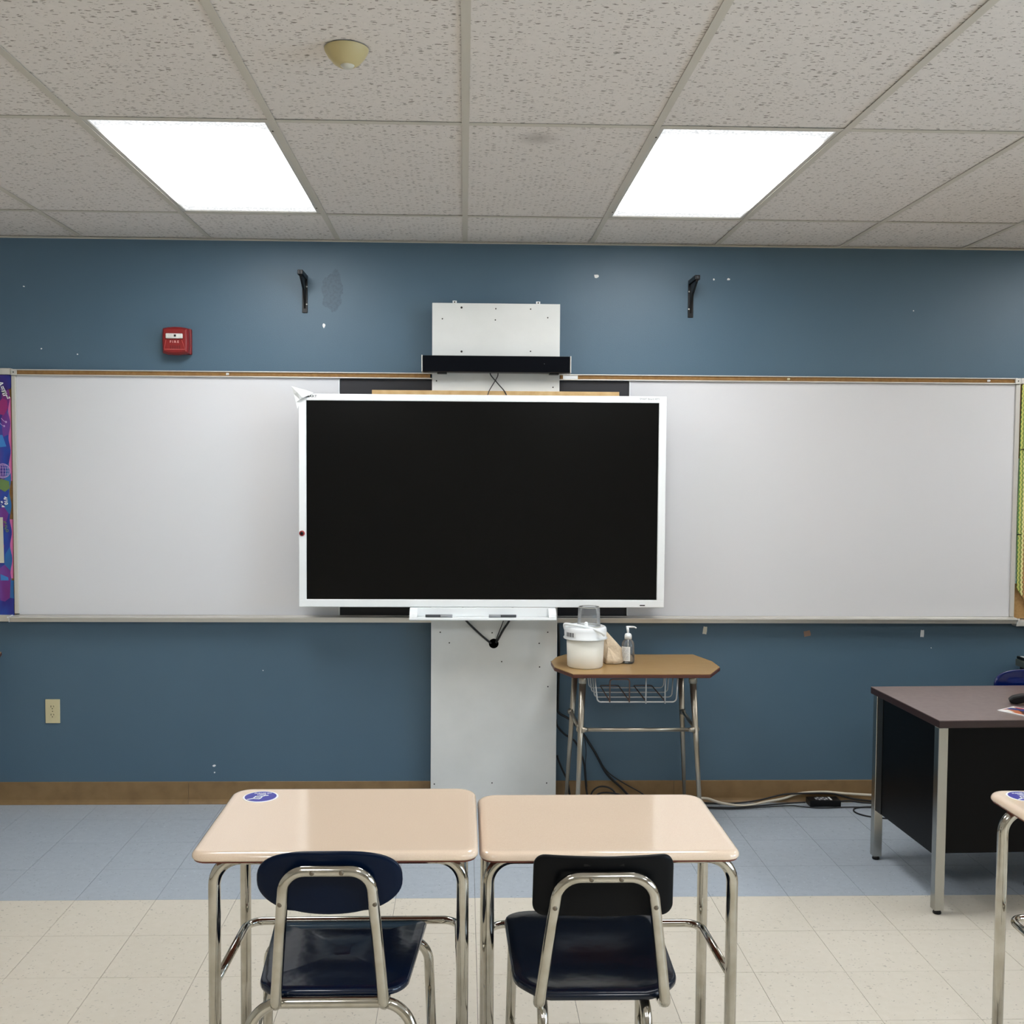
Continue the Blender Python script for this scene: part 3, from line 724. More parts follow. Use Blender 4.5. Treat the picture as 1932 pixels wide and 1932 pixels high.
# ceiling sensor
se = thing('occupancy_sensor', 'round yellowed plastic sensor dome on the ceiling', 'sensor', (-.312, -2.32, 2.70))
prof = [(0, H - .042), (.024, H - .042), (.028, H - .039), (.034, H - .036), (.048, H - .020), (.056, H - .006), (.0575, H - .001), (.0575, H + .0005)]
obj('dome', MB().lathe(prof, (-.312, -2.32, 0), 40), M_sensor, se)
obj('lens', MB().lathe([(0, H - .050), (.010, H - .049), (.016, H - .045), (.0185, H - .0415)], (-.309, -2.322, 0), 24), M_slens, se, 'milky round lens')

# ------------------------------------------------------------------ bulletin boards at the two edges
bl = thing('bulletin_board', 'bulletin board at the left edge with blue and purple science paper', 'board', (-2.75, 0, .91))
obj('cork_panel', MB().box(-3.40, BL - .021, -.014, -.001, .935, 2.09), M_cork, bl)
obj('top_frame', MB().box(-3.40, BL - .021, -.026, -.001, 2.088, 2.118, .002), M_alu, bl)
obj('bottom_frame', MB().box(-3.40, BL - .034, -.030, -.001, .902, .934, .002), M_alu, bl)
def wavy(x_edge, z0, z1, x_in, amp, per, n=80, ph=0.0):
    out = [(x_in, z0)]
    for k in range(n + 1):
        z = z0 + (z1 - z0) * k / n; out.append((x_edge + amp * math.sin(2 * PI * z / per + ph), z))
    out.append((x_in, z1)); return out
obj('pink_border', MB().prism([(-2.26, 1.58), (-2.172, 1.58), (-2.173, 1.98), (-2.26, 1.98)], -.0155, -.0145, 'xz'), M_pinkb, bl, 'pink paper border strip')
obj('pink_border', MB().prism([(-2.26, 1.11), (-2.173, 1.11), (-2.171, 1.395), (-2.26, 1.395)], -.0155, -.0145, 'xz'), M_pinkb, bl, 'pink paper border strip')
obj('science_border', MB().prism(wavy(-2.181, .934, 2.086, -2.40, .0045, .13), -.0175, -.016, 'xz'), M_sci, bl, 'blue and purple printed science border')
obj('science_border', MB().prism(wavy(-2.169, .915, 1.10, -2.30, .0015, .09), -.0195, -.018, 'xz'), M_sci, bl)
obj('science_border', MB().prism([(-2.30, 2.02), (-2.172, 2.02), (-2.168, 2.03), (-2.168, 2.086), (-2.30, 2.086)], -.0195, -.018, 'xz'), M_sci, bl)
Yd = -.0182
text('lettering', 'A=\u03c0r\u00b2', .036, M_white, bl, (-2.206, Yd - .002, 2.015), rot=(PI / 2, 1.15, 0), bold=.0006, shear=.2)
text('lettering', '4/10', .022, M_white, bl, (-2.203, Yd, 1.485), rot=(PI / 2, 1.45, 0), bold=.0008)
text('lettering', '= .4', .020, M_white, bl, (-2.220, Yd, 1.470), rot=(PI / 2, 1.3, 0), bold=.0006, shear=.3)
text('lettering', 'x\u00b2 H\u2082O', .018, M_green, bl, (-2.203, Yd, 1.36), rot=(PI / 2, 1.35, 0), bold=.0006)
b = MB(); gc = (-2.214, 1.628); R_ = .034
for k in range(-3, 4):
    rr = R_; pts = [(gc[0] + rr * math.sin(k * PI / 7.5) * math.cos(a), Yd, gc[1] + rr * math.sin(a)) for a in [j * PI / 12 - PI / 2 for j in range(13)]]
    b.tube(pts, .0009, 5)
    h = R_ * math.sin(k * PI / 7.5); w2 = math.sqrt(max(R_ ** 2 - h * h, 0)); b.tube([(gc[0] - w2, Yd, gc[1] + h), (gc[0], Yd, gc[1] + h * 1.08), (gc[0] + w2, Yd, gc[1] + h)], .0009, 5)
b.tube([(gc[0] + R_ * math.cos(a), Yd, gc[1] + R_ * math.sin(a)) for a in [j * PI / 16 for j in range(33)]], .0014, 5)
obj('grid_globe_print', b, M_lil, bl)
def flat(name, pts, m, y=Yd): return obj(name, MB().prism(pts, y - .0004, y + .0004, 'xz'), m, bl)
flat('cube_print', [(-2.236, 1.545), (-2.205, 1.527), (-2.183, 1.545), (-2.186, 1.578), (-2.222, 1.590), (-2.238, 1.578)], M_green)
flat('gem_print', [(-2.236, 1.90), (-2.205, 1.895), (-2.186, 1.93), (-2.19, 1.965), (-2.212, 1.975), (-2.236, 1.945)], M_mag)
flat('prism_print', [(-2.235, 1.74), (-2.196, 1.745), (-2.214, 1.80), (-2.235, 1.80)], M_cyan)
flat('prism_print', [(-2.232, 1.075), (-2.19, 1.06), (-2.196, 1.115), (-2.232, 1.13)], M_cyan)
for (x, z) in ((-2.196, 1.862), (-2.205, 1.842), (-2.198, .965), (-2.206, .945), (-2.200, 2.005)):
    b = MB(); b.tube([(x, Yd, z), (x - .012, Yd, z + .006), (x - .022, Yd, z + .018)], .0012, 6); b.sphere((x, Yd, z), .0045, (1, .3, 1.2), 10)
    obj('molecule_print', b, M_lil, bl)
solo('paper_sheet', MB().prism([(-2.40, 1.185), (-2.213, 1.185), (-2.2165, 1.405), (-2.40, 1.405)], -.0225, -.0205, 'xz'), M_tape, 'plain cream paper sheet pinned to the left bulletin board', 'paper')

br = thing('bulletin_board', 'bulletin board at the right edge with zigzag striped border', 'board', (3.3, 0, .90))
obj('cork_panel', MB().box(BR + .023, 3.95, -.014, -.001, .925, 2.088), M_tan, br)
obj('top_frame', MB().box(BR + .023, 3.95, -.026, -.001, 2.086, 2.114, .002), M_alu, br)
obj('bottom_frame', MB().box(BR + .023, 3.95, -.045, -.001, .890, .920, .002), M_alu, br)
obj('teal_border', MB().prism([(2.7335, 1.10), (2.90, 1.10), (2.90, 1.72), (2.7335, 1.72), (2.7345, 1.45)], -.0165, -.0155, 'xz'), M_chevt, br, 'pale teal zigzag paper border')
obj('dark_poster', MB().box(2.775, 3.60, -.0195, -.0170, 1.10, 1.98), mat('dark_poster_print', (40, 26, 36), .5, noise=(22, (176, 132, 72), .58, .62)), br, 'dark poster with tan shapes')
obj('zigzag_border', MB().prism([(2.737, 1.63), (2.790, 1.63), (2.795, 2.083), (2.741, 2.083)], -.0225, -.020, 'xz'), M_chev, br, 'green, yellow and red zigzag paper border')
obj('zigzag_border', MB().prism([(2.742, 1.09), (2.785, 1.09), (2.792, 1.20), (2.790, 1.66), (2.736, 1.66), (2.734, 1.50), (2.735, 1.30)], -.0255, -.023, 'xz'), M_chev, br)
obj('zigzag_border', MB().prism([(2.735, 1.085), (2.79, 1.115), (2.92, .985), (2.87, .935), (2.80, .985)], -.0285, -.026, 'xz'), M_chev, br)
for (x, z) in ((2.752, 1.765), (2.744, 1.345)):
    obj('staple', MB().box(x - .009, x + .009, -.0300, -.0255, z - .002, z + .002), M_blackp, br)

# ------------------------------------------------------------------ student desks
def student_desk(x0, x1, y0, y1, Z, label, sticker=None):
    r = thing('student_desk', label, 'desk', ((x0 + x1) / 2, (y0 + y1) / 2, 0))
    b = MB(); L = []
    rr = [.040, .040, .055, .055]
    def outl(ins, z): return [(x, y, z) for x, y in rrect(x0 + ins, x1 - ins, y0 + ins, y1 - ins, [max(q - ins, .004) for q in rr], 7)]
    for ins, z in ((.006, Z - .0200), (.0015, Z - .0185), (0, Z - .015), (.0008, Z - .010), (.0035, Z - .0055), (.008, Z - .0022), (.014, Z - .0006), (.022, Z)): L.append(outl(ins, z))
    b.rings(L); obj('desktop', b, M_desk, r)
    b = MB(); b.rings([outl(.012, Z - .0250), outl(.005, Z - .0235), outl(.005, Z - .0203)]); obj('underside_board', b, M_core, r, 'reddish brown board edge')
    R = .0145; zt = Z - .0265; mx = (x0 + x1) / 2
    xa, xb = x0 + .050, x1 - .036 if x1 < .1 else x1 - .014
    if x0 > 0: xa = x0 + .023
    if x0 > 1: xa, xb = x0 + .002, x1 - .03
    yf, yr = y0 + .045, y1 - .110
    for (xx, yy, sg) in ((xa, yf, 1), (xb, yf, -1), (xa, yr, 1), (xb, yr, -1)):
        l_ = obj('leg', MB().tube(fillet([(xx, yy, .012), (xx, yy, zt), (mx - sg * .002, yy, zt)], .062, 10), R, 16), M_chrome, r)
        obj('foot_cap', MB().lathe([(0, 0), (.014, 0), (.017, .004), (.0165, .022), (.0148, .026)], (xx, yy, 0), 16), M_blackp, l_)
    zr = Z - .322; q = .0105
    pts = [(xa + R * .9, yf, zr), (xa + R * 1.1, yr - R - .006, zr), (xb - R * 1.1, yr - R - .006, zr), (xb - R * .9, yf, zr)]
    pts = [(xa + .003, yf + R * .4, zr), (xa + .012, yr - R - q + .003, zr), (xb - .012, yr - R - q + .003, zr), (xb - .003, yf + R * .4, zr)]
    obj('stretcher', MB().tube(fillet(pts, [.045, .045], 8), q, 14), M_chrome, r)
    if sticker:
        sx_, sy_, sr = sticker
        s_ = obj('sticker', MB().lathe([(0, Z + .0008), (sr, Z + .0008), (sr + .0005, Z + .0001)], (sx_, sy_, 0), 48, smooth=False), M_white, r, 'round white-rimmed blue sticker')
        obj('sticker_field', MB().lathe([(0, Z + .0013), (sr * .90, Z + .0013), (sr * .90, Z + .0008)], (sx_, sy_, 0), 48, smooth=False), M_stick, s_)
        fz = Z + .0014; rz = .12
        text('lettering', 'PLEASE SIT', .0100, M_white, s_, (sx_ + .002, sy_ + sr * .56, fz), rot=(0, 0, rz * .3), ext=.0002, bold=.0003)
        text('lettering', 'HERE', .0100, M_white, s_, (sx_ + .000, sy_ + sr * .30, fz), rot=(0, 0, rz * .3), ext=.0002, bold=.0003)
        b = MB()
        def bar(ax, ay, bx, by, w): b.tube([(sx_ + ax * sr, sy_ + ay * sr, fz), (sx_ + bx * sr, sy_ + by * sr, fz)], w, 6, flat=1)
        for seg in ((-.28, -.02, .14, 0), (.14, 0, .22, .10), (-.28, -.02, -.36, -.42), (-.36, -.42, .02, -.5), (.02, -.5, .10, -.12), (-.22, -.22, .0, -.30), (-.36, -.42, -.66, -.60), (.22, .1, .42, .16)): bar(*seg, .0016)
        obj('seat_icon', b, M_white, s_)
    return r
student_desk(-.634, .037, -2.706, -2.202, .762, 'beige student desk in the middle row, left one, with a blue sticker', (-.548, -2.286, .047))
student_desk(.041, .680, -2.628, -2.160, .730, 'beige student desk in the middle row, right one, without a sticker')
student_desk(1.503, 2.15, -2.65, -2.166, .740, 'beige student desk cut off at the right edge of the picture', (1.585, -2.236, .047))

# ------------------------------------------------------------------ student chairs
def smooth01(a, b_, x): t_ = min(max((x - a) / (b_ - a), 0), 1); return t_ * t_ * (3 - 2 * t_)
def seat_mesh(outline, zf, th=.006, n=9):
    cx = sum(p[0] for p in outline) / len(outline); cy = sum(p[1] for p in outline) / len(outline); L = []
    edge = []
    for s_, dz in ((.985, -.016), (1.0, -.014), (1.004, -.008), (.995, -.002), (.975, .001)): L.append([(cx + (x - cx) * s_, cy + (y - cy) * s_, zf(x, y) + dz) for x, y in outline])
    for k in range(1, n): 
        s_ = .975 * (1 - k / n)
        L.append([(cx + (x - cx) * s_, cy + (y - cy) * s_, zf(cx + (x - cx) * s_, cy + (y - cy) * s_)) for x, y in outline])
    under = []
    for k in range(n - 1, 0, -1):
        s_ = .97 * (1 - k / n); under.append([(cx + (x - cx) * s_, cy + (y - cy) * s_, zf(cx + (x - cx) * s_, cy + (y - cy) * s_) - th) for x, y in outline])
    under.append([(cx + (x - cx) * .965, cy + (y - cy) * .965, zf(x, y) - th - .004) for x, y in outline])
    b = MB(); b.rings(under + L); return b
def back_mesh(outline, cz, cy, curve, lean, th, recess=None):
    """outline in (x, z-cz); surface bowed: middle nearest the camera"""
    def yf(x, z, side):
        y = cy + curve * (x / .16) ** 2 + lean * z
        if recess:
            w_, top = recess
            k = (1 - smooth01(w_ - .012, w_ + .006, abs(x))) * (1 - smooth01(top - .010, top + .008, z)); y += .007 * k
        return y + side
    L = []; n = 12
    for k in range(1, n + 1): L.append([(x * k / n * .985, yf(x * k / n, z * k / n, -th / 2), cz + z * k / n * .985) for x, z in outline])
    L.append([(x, yf(x, z, -th * .25), cz + z) for x, z in outline]); L.append([(x, yf(x, z, th * .25), cz + z) for x, z in outline])
    for k in range(n, 0, -1): L.append([(x * k / n * .985, yf(x * k / n, z * k / n, th / 2), cz + z * k / n * .985) for x, z in outline])
    b = MB(); b.rings(L); return b
def superell(a, c, p, n=56, q=None):
    out = []
    for k in range(n):
        t_ = 2 * PI * k / n; co, si = math.cos(t_), math.sin(t_); e = p if si >= 0 else (q or p)
        out.append((a * math.copysign(abs(co) ** (2 / e), co), c * math.copysign(abs(si) ** (2 / e), si)))
    return out
def xf(root, rz=0.0): root.rotation_euler = (0, 0, rz)
def rivet(pos, parent):
    obj('rivet', MB().lathe([(0, .0038), (.0030, .0036), (.0052, .0022), (.0056, 0)], pos, 14, 'y'), mat('rivet_metal', (120, 110, 96), .4, metal=.8), parent)

def chair_a(label, cx, cy, plastic, rz=0.0, group=None):
    """oval back; rear legs one arch; chair faces +y; uprights' foot at local y=0"""
    r = thing('student_chair', label, 'chair', (0, 0, 0), group)
    def zf(x, y): 
        u = (y - .04) / .37
        return .473 - .012 * math.exp(-((u - .38) / .3) ** 2) * (1 - (x / .2) ** 2) - .022 * smooth01(.80, 1.06, u) * .9 - .004 * math.exp(-(x / .05) ** 2) * smooth01(.9, 1, u) + .004 * math.exp(-((u - .72) / .15) ** 2) * math.exp(-(x / .06) ** 2)
    o = []
    for x, y in rrect(-.2, .2, .035, .432, [.058, .058, .012, .012], 8):
        f_ = (y - .035) / .397; o.append((x * (.840 + .165 * f_), y - .010 * math.cos(x / .2 * PI / 2) * (1 if y < .1 else 0)))
    obj('seat', seat_mesh(o, zf), plastic, r)
    R = .0128
    ba = back_mesh([(x, z + .002) for x, z in superell(.162, .0745, 2.7, q=2.25)], .737, -.022, .022, -.10, .011, (.088, .030))
    bo = obj('backrest', ba, M_navyb if plastic is M_navy else plastic, r)
    pts = fillet([(-.120, .100, .452), (-.121, -.004, .452), (-.094, -.046, .776), (.094, -.046, .776), (.121, -.004, .452), (.120, .100, .452)], [.014, .050, .050, .014], 10)
    bf_ = obj('back_frame', MB().tube(pts, R, 16), M_chrome, r)
    for x in (-.032, .032): rivet((x, -.046 - R + .001, .776), bf_)
    for s_ in (-1, 1): rivet((s_ * .1035, -.035 - R + .001, .702), bf_)
    obj('leg', MB().tube(fillet([(-.225, -.055, .012), (-.178, .022, .4475), (.178, .022, .4475), (.225, -.055, .012)], .075, 12), R, 16), M_chrome, r, 'rear leg arch of chrome tube')
    obj('leg', MB().tube(fillet([(-.222, .430, .012), (-.206, .375, .432), (.206, .375, .432), (.222, .430, .012)], .065, 12), R, 16), M_chrome, r, 'front leg arch of chrome tube')
    for s_ in (-1, 1):
        obj('seat_rail', MB().tube([(s_ * .115, .03, .440), (s_ * .115, .37, .436)], .010, 12), M_chrome, r)
        obj('brace', MB().tube([(s_ * .211, .395, .305), (s_ * .214, -.030, .11)], .0045, 10), M_chrome, r)
    for (sx_, y_) in ((-1, -.055), (1, -.055), (-1, .430), (1, .430)):
        obj('glide', MB().lathe([(0, 0), (.013, 0), (.014, .003), (.014, .013)], (sx_ * (.225 if y_ < 0 else .222), y_, 0), 14), M_blackp, r)
    r.location = (cx, cy, 0); xf(r, rz); return r
def chair_b(label, cx, cy, seatm, backm):
    """rectangular back; rear legs two separate tubes"""
    r = thing('student_chair', label, 'chair', (0, 0, 0))
    def zf(x, y):
        u = (y - .03) / .40
        return .462 + .010 * (abs(x) / .2) ** 2.2 - .013 * math.exp(-((u - .36) / .28) ** 2) * (1 - (x / .2) ** 2) - .006 * smooth01(.95, 1.15, u) + .004 * math.exp(-((u - .02) / .07) ** 2)
    o = []
    for x, y in rrect(-.205, .205, .022, .478, [.085, .085, .095, .095], 10):
        f_ = (y - .022) / .456; o.append((x * (.925 + .09 * f_ - .03 * f_ * f_), y - .016 * math.cos(x / .2 * PI / 2) * (1 - smooth01(.02, .12, y))))
    o = [(x - .004, y) for x, y in o]
    obj('seat', seat_mesh(o, zf), seatm, r)
    R = .0128
    ol_ = [(x, z) for x, z in rrect(-.159, .159, -.071, .072, .026, 8)]
    ol2 = []
    for (a, c) in zip(ol_, ol_[1:] + ol_[:1]):
        d_ = math.hypot(c[0] - a[0], c[1] - a[1]); k_ = max(1, int(d_ / .012))
        for j in range(k_): ol2.append((a[0] + (c[0] - a[0]) * j / k_, a[1] + (c[1] - a[1]) * j / k_))
    ol2 = [(x * (1.0 - .012 * (z + .07) / .14), z) for x, z in ol2]
    obj('backrest', back_mesh(ol2, .725, -.018, .020, -.10, .012, (.102, .034)), backm, r)
    pts = fillet([(-.120, .30, .428), (-.142, .012, .448), (-.142, -.008, .458), (-.103, -.042, .757), (.103, -.042, .757), (.142, -.008, .458), (.142, .012, .448), (.120, .30, .428)], [.018, .012, .056, .056, .012, .018], 10)
    bf_ = obj('back_frame', MB().tube(pts, R, 16), M_chrome, r)
    for x in (-.033, .033): rivet((x, -.042 - R + .001, .757), bf_)
    for s_ in (-1, 1): rivet((s_ * .112, -.034 - R + .001, .690), bf_)
    for s_ in (-1, 1):
        obj('leg', MB().tube(fillet([(s_ * .118 - .014, .20, .430), (s_ * .118 - .014, .012, .436), (s_ * .120 - .014, -.085, .012)], .055, 12), R, 16), M_chrome, r)
        obj('leg', MB().tube(fillet([(s_ * .150 - .012, .18, .430), (s_ * .168 - .014, .395, .432), (s_ * .176 - .014, .430, .012)], .05, 12), R, 16), M_chrome, r)
        obj('brace', MB().tube([(s_ * .172 - .014, .418, .2), (s_ * .12 - .014, -.045, .2)], .006, 10), M_chrome, r)
        for xx, yy in ((s_ * .120 - .014, -.085), (s_ * .176 - .014, .430)):
            obj('glide', MB().lathe([(0, 0), (.013, 0), (.014, .003), (.014, .013)], (xx, yy, 0), 14), M_blackp, r)
    for x in (-.034, .030): obj('clip_slot', MB().box(x - .013, x + .013, -.0285, -.020, .776, .782, .001), M_blackp, r)
    r.location = (cx, cy, 0); return r
chair_a('navy plastic student chair with oval back at the left middle desk', -.295, -2.800, M_navy)
chair_b('dark student chair with black rectangular back at the right middle desk', .3165, -2.800, M_navy2, M_cblack)
bc = chair_a('glossy royal blue chair tucked behind the teacher desk, facing the room', 2.474, -.645, M_blue, PI)
bc.scale = (.968, .968, .968)

# ------------------------------------------------------------------ brown utility table (octagonal student table)
def brown_table(label, loc, rot=0.0):
    r = thing('utility_table', label, 'table', (0, 0, 0))
    ox, oy = .785, -.35; Z = .76
    poly = [(.493, -.105), (1.113, -.105), (1.163, -.285), (1.165, -.425), (1.082, -.590), (.480, -.590), (.412, -.430), (.408, -.290), (.441, -.180)]
    poly = [(x - ox, y - oy) for x, y in poly]
    obj('tabletop', MB().prism(poly, Z - .003, Z, 'xy', .0008), M_oak, r)
    c = sum(p[0] for p in poly) / len(poly), sum(p[1] for p in poly) / len(poly)
    obj('edge_band', MB().prism([(c[0] + (x - c[0]) * 1.004, c[1] + (y - c[1]) * 1.004) for x, y in poly], Z - .018, Z - .0032, 'xy', .0025), mat('dark_red_edge', (82, 42, 30), .45), r, 'dark reddish edge band')
    ZT = Z - .018
    legs = [((.530, -.52), (.502, -.56)), ((1.022, -.52), (1.062, -.56)), ((.532, -.20), (.496, -.13)), ((1.034, -.20), (1.078, -.13))]
    for (tx, ty), (bx, by) in legs:
        l_ = obj('leg', MB().tube([(tx - ox, ty - oy, ZT - .03), (bx - ox, by - oy, .01)], 0.0155, 16, r2=.0070), M_leg2, r)
        obj('mount', MB().tube([(tx - ox, ty - oy, ZT - .036), (tx - ox, ty - oy, ZT)], .0185, 14), M_leg2, l_)
        obj('glide', MB().lathe([(0, 0), (.012, 0), (.013, .004), (.010, .012)], (bx - ox, by - oy, 0), 14), M_blackp, l_)
    A, B_, C_, D = (.518 - ox, -.535 - oy), (1.036 - ox, -.535 - oy), (.512 - ox, -.180 - oy), (1.050 - ox, -.180 - oy); z = .500
    def rail(p, q):
        b = MB(); b.tube([(p[0], p[1], z), (q[0], q[1], z)], .009, 12)
        for e, f_ in ((p, q), (q, p)):
            d_ = (Vector((f_[0], f_[1], 0)) - Vector((e[0], e[1], 0))).normalized() * .035
            b.tube([(e[0] + d_.x * .2, e[1] + d_.y * .2, z), (e[0] + d_.x, e[1] + d_.y, z)], .016, 12, r2=.009)
        obj('stretcher', b, M_leg2, r)
    rail(A, B_); rail(A, C_); rail(B_, D)
    # wire book basket
    bx0, bx1 = .590 - ox, .944 - ox
    bas = obj('basket_rim', MB().tube([(bx0 - .010, -.55 - oy, ZT - .004), (bx0 - .010, -.25 - oy, ZT - .004)], .003, 8).tube([(bx1 + .004, -.55 - oy, ZT - .004), (bx1 + .004, -.25 - oy, ZT - .004)], .003, 8), M_wire, r)
    for i, y in enumerate((-.55, -.45, -.35, -.25)):
        obj('basket_wire', MB().tube(fillet([(bx0 - .010, y - oy, ZT - .004), (bx0 + .002, y - oy, .628), (bx1 - .002, y - oy, .628), (bx1 + .004, y - oy, ZT - .004)], .018, 6), .0035 if i == 0 else .0028, 8), M_wire, bas)
    m_rust = mat('rusty_wire', (110, 88, 78), .5, metal=.4)
    obj('basket_wire', MB().tube(fillet([(.646 - ox, -.556 - oy, .628), (.646 - ox, -.556 - oy, .730), (.733 - ox, -.556 - oy, .730), (.733 - ox, -.556 - oy, .628)], .012, 6), .0032, 8), m_rust, bas, 'rusty brown front hoop')
    for x in (.806, .891): obj('basket_wire', MB().tube([(x - ox, -.556 - oy, .622), (x - ox, -.556 - oy, ZT - .002)], .0030, 8), M_wire, bas)
    for xa_, xb_ in ((.646, .733), (.806, .891)):
        obj('basket_wire', MB().tube(fillet([(xa_ - ox, -.553 - oy, .633), (xa_ - ox, -.225 - oy, .633), (xb_ - ox, -.225 - oy, .633), (xb_ - ox, -.553 - oy, .633)], .012, 6), .0026, 8), m_rust, bas)
    r.location = (ox + loc[0], oy + loc[1], loc[2]); r.rotation_euler = (0, 0, rot); return r
brown_table('brown woodgrain table with chamfered corners holding the white bucket', (0, 0, 0))
lt = brown_table('brown woodgrain table, only its corner peeking in at the left edge', (-3.325, .125, 0))
lt.location = (-2.545, -.300, 0)

# bucket with lid and handle
bx, by, bz = .552, -.412, .760
bu = thing('bucket', 'white plastic bucket with lid on the brown table', 'bucket', (bx, by, bz))
obj('body', MB().lathe([(0, bz), (.076, bz), (.0805, bz + .006), (.0860, bz + .150), (.0835, bz + .150), (.078, bz + .008), (0, bz + .006)], (bx, by, 0), 48), M_bucket, bu)
obj('lid', MB().lathe([(.0866, bz + .128), (.0985, bz + .130), (.1000, bz + .134), (.0945, bz + .139), (.0960, bz + .168), (.0945, bz + .178), (.0905, bz + .184), (.086, bz + .186), (.083, bz + .182), (.079, bz + .180), (0, bz + .180)], (bx, by, 0), 48), M_wplas, bu)
hp = []
for k in range(13):
    a = -.35 + k / 12 * (PI * 1.05) ; hp.append((bx + .090 * math.cos(a) * .9 - .006, by - .02 + .075 * math.sin(a) * .35 - .045, bz + .189 + .004 * math.sin(a)))
hp = [(bx - .093, by - .02, bz + .172), (bx - .097, by - .03, bz + .196), (bx - .07, by - .055, bz + .199), (bx - .02, by - .065, bz + .192), (bx + .03, by - .085, bz + .182), (bx + .062, by - .092, bz + .168), (bx + .075, by - .078, bz + .155)]
obj('handle', MB().tube(spline(hp, 6), .0065, 10), M_wplas, bu)
obj('lid_spout', MB().tube([(bx + .000, by - .045, bz + .180), (bx - .002, by - .045, bz + .202)], .0085, 14).sphere((bx - .002, by - .045, bz + .202), .0085), M_wplas, bu)
b = MB(); arc = [(-2.86 + k * .07) for k in range(11)]
loopA = [(bx + .0968 * math.cos(a), by + .0968 * math.sin(a), bz + .142) for a in arc]; loopB = [(p[0], p[1], bz + .166) for p in loopA]
for k in range(10):
    v = [b.bm.verts.new(q) for q in (loopA[k], loopA[k + 1], loopB[k + 1], loopB[k])]; b.bm.faces.new(v)
lb = obj('barcode_label', b, M_paper, bu, 'small white barcode label')
b = MB()
for k in range(9):
    a = -2.74 + k * .056; w_ = .0055 + .002 * (k % 3); 
    v = [b.bm.verts.new((bx + .0973 * math.cos(a + d_), by + .0973 * math.sin(a + d_), z_)) for d_, z_ in ((0, bz + .144), (w_ * 4.5, bz + .144), (w_ * 4.5, bz + .163), (0, bz + .163))]; b.bm.faces.new(v)
obj('bars', b, M_dgrey, lb)

# clear tumbler upside down on the lid
cx_, cy_, cz_ = bx + .018, by + .020, bz + .1805
cu_ = thing('plastic_cup', 'clear plastic cup upside down on the bucket lid', 'cup', (cx_, cy_, cz_))
obj('wall', MB().lathe([(.0530, cz_ + .001), (.0508, cz_ + .040), (.0482, cz_ + .087), (.0450, cz_ + .090), (.0430, cz_ + .086), (0, cz_ + .085)], (cx_, cy_, 0), 40), M_cup, cu_)
for rr_, hh_ in ((.0475, .0885), (.0528, .0015)):
    obj('rim', MB().tube([(cx_ + rr_ * math.cos(a), cy_ + rr_ * math.sin(a), cz_ + hh_) for a in [k * PI / 20 for k in range(41)]], .0011, 6), M_slens, cu_)

# paper bag leaning on the bucket
b = MB(); zb = .761
pr0 = [(.622, -.270, zb + .178), (.634, -.285, zb + .174), (.732, -.335, zb + .068), (.738, -.350, zb + .006), (.722, -.362, zb + .000), (.700, -.372, zb + .000), (.655, -.365, zb + .000), (.645, -.325, zb + .002)]
def sub(a, c, n): return [tuple(a[i] + (c[i] - a[i]) * k / n for i in range(3)) for k in range(n)]
loop = []
for a, c in zip(pr0, pr0[1:] + pr0[:1]): loop += sub(a, c, 5)
random.seed(3)
L = []
for k, (dy, s_) in enumerate(((0, .0), (-.004, .35), (-.006, .7), (-.002, .97), (.010, 1.0), (.030, .99), (.046, .95), (.050, .6), (.050, .0001))):
    c = (.668, -.330, zb + .075)
    ring = []
    for p in loop:
        q = [c[i] + (p[i] - c[i]) * max(s_, .02) for i in range(3)]; q[1] += dy + (random.uniform(-.0007, .0007) if s_ < .96 else 0) + .012 * (p[0] - .6); q[2] = max(q[2], zb - .0005); ring.append(tuple(q))
    L.append(ring)
b.rings(L, smooth=True)
solo('paper_bag', b, M_bag, 'crumpled tan paper bag leaning against the right of the bucket', 'bag')

# sanitizer pump bottle
qx, qy, qz = .760, -.330, .760
bo = thing('pump_bottle', 'clear pump bottle of hand sanitizer on the brown table', 'bottle', (qx, qy, qz))
obj('bottle', MB().lathe([(0, qz + .002), (.024, qz), (.029, qz + .003), (.0305, qz + .012), (.0300, qz + .080), (.0270, qz + .098), (.018, qz + .110), (.0125, qz + .114), (.0125, qz + .120)], (qx, qy, 0), 36), M_bottle, bo)
obj('gel', MB().lathe([(0, qz + .004), (.0265, qz + .004), (.0285, qz + .012), (.0280, qz + .038), (0, qz + .038)], (qx, qy, 0), 32), clear('clear_gel', (.93, .95, .97, 1), 1.2, .1, .0, .06), bo)
obj('collar', MB().lathe([(.0125, qz + .112), (.0165, qz + .112), (.0165, qz + .128), (.0135, qz + .136), (.006, qz + .139), (0, qz + .139)], (qx, qy, 0), 24), M_wplas, bo)
obj('pump_stem', MB().tube([(qx, qy, qz + .138), (qx - .003, qy, qz + .165)], .0048, 12, r2=.0062), M_wplas, bo)
obj('nozzle', MB().tube(spline([(qx - .010, qy, qz + .167), (qx + .01, qy, qz + .168), (qx + .028, qy, qz + .167), (qx + .037, qy, qz + .162)], 5), .0050, 10, r2=.0034), M_wplas, bo)
obj('dip_tube', MB().tube([(qx, qy, qz + .012), (qx, qy, qz + .11)], .0022, 8), M_slens, bo)
b = MB(); A_ = [-2.95 + k * .13 for k in range(13)]
for k in range(12):
    v = [b.bm.verts.new((qx + .0309 * math.cos(a), qy + .0309 * math.sin(a), z_)) for a, z_ in ((A_[k], qz + .014), (A_[k + 1], qz + .014), (A_[k + 1], qz + .080), (A_[k], qz + .080))]; b.bm.faces.new(v)
lb = obj('label', b, M_paper, bo, 'white printed label')
b = MB()
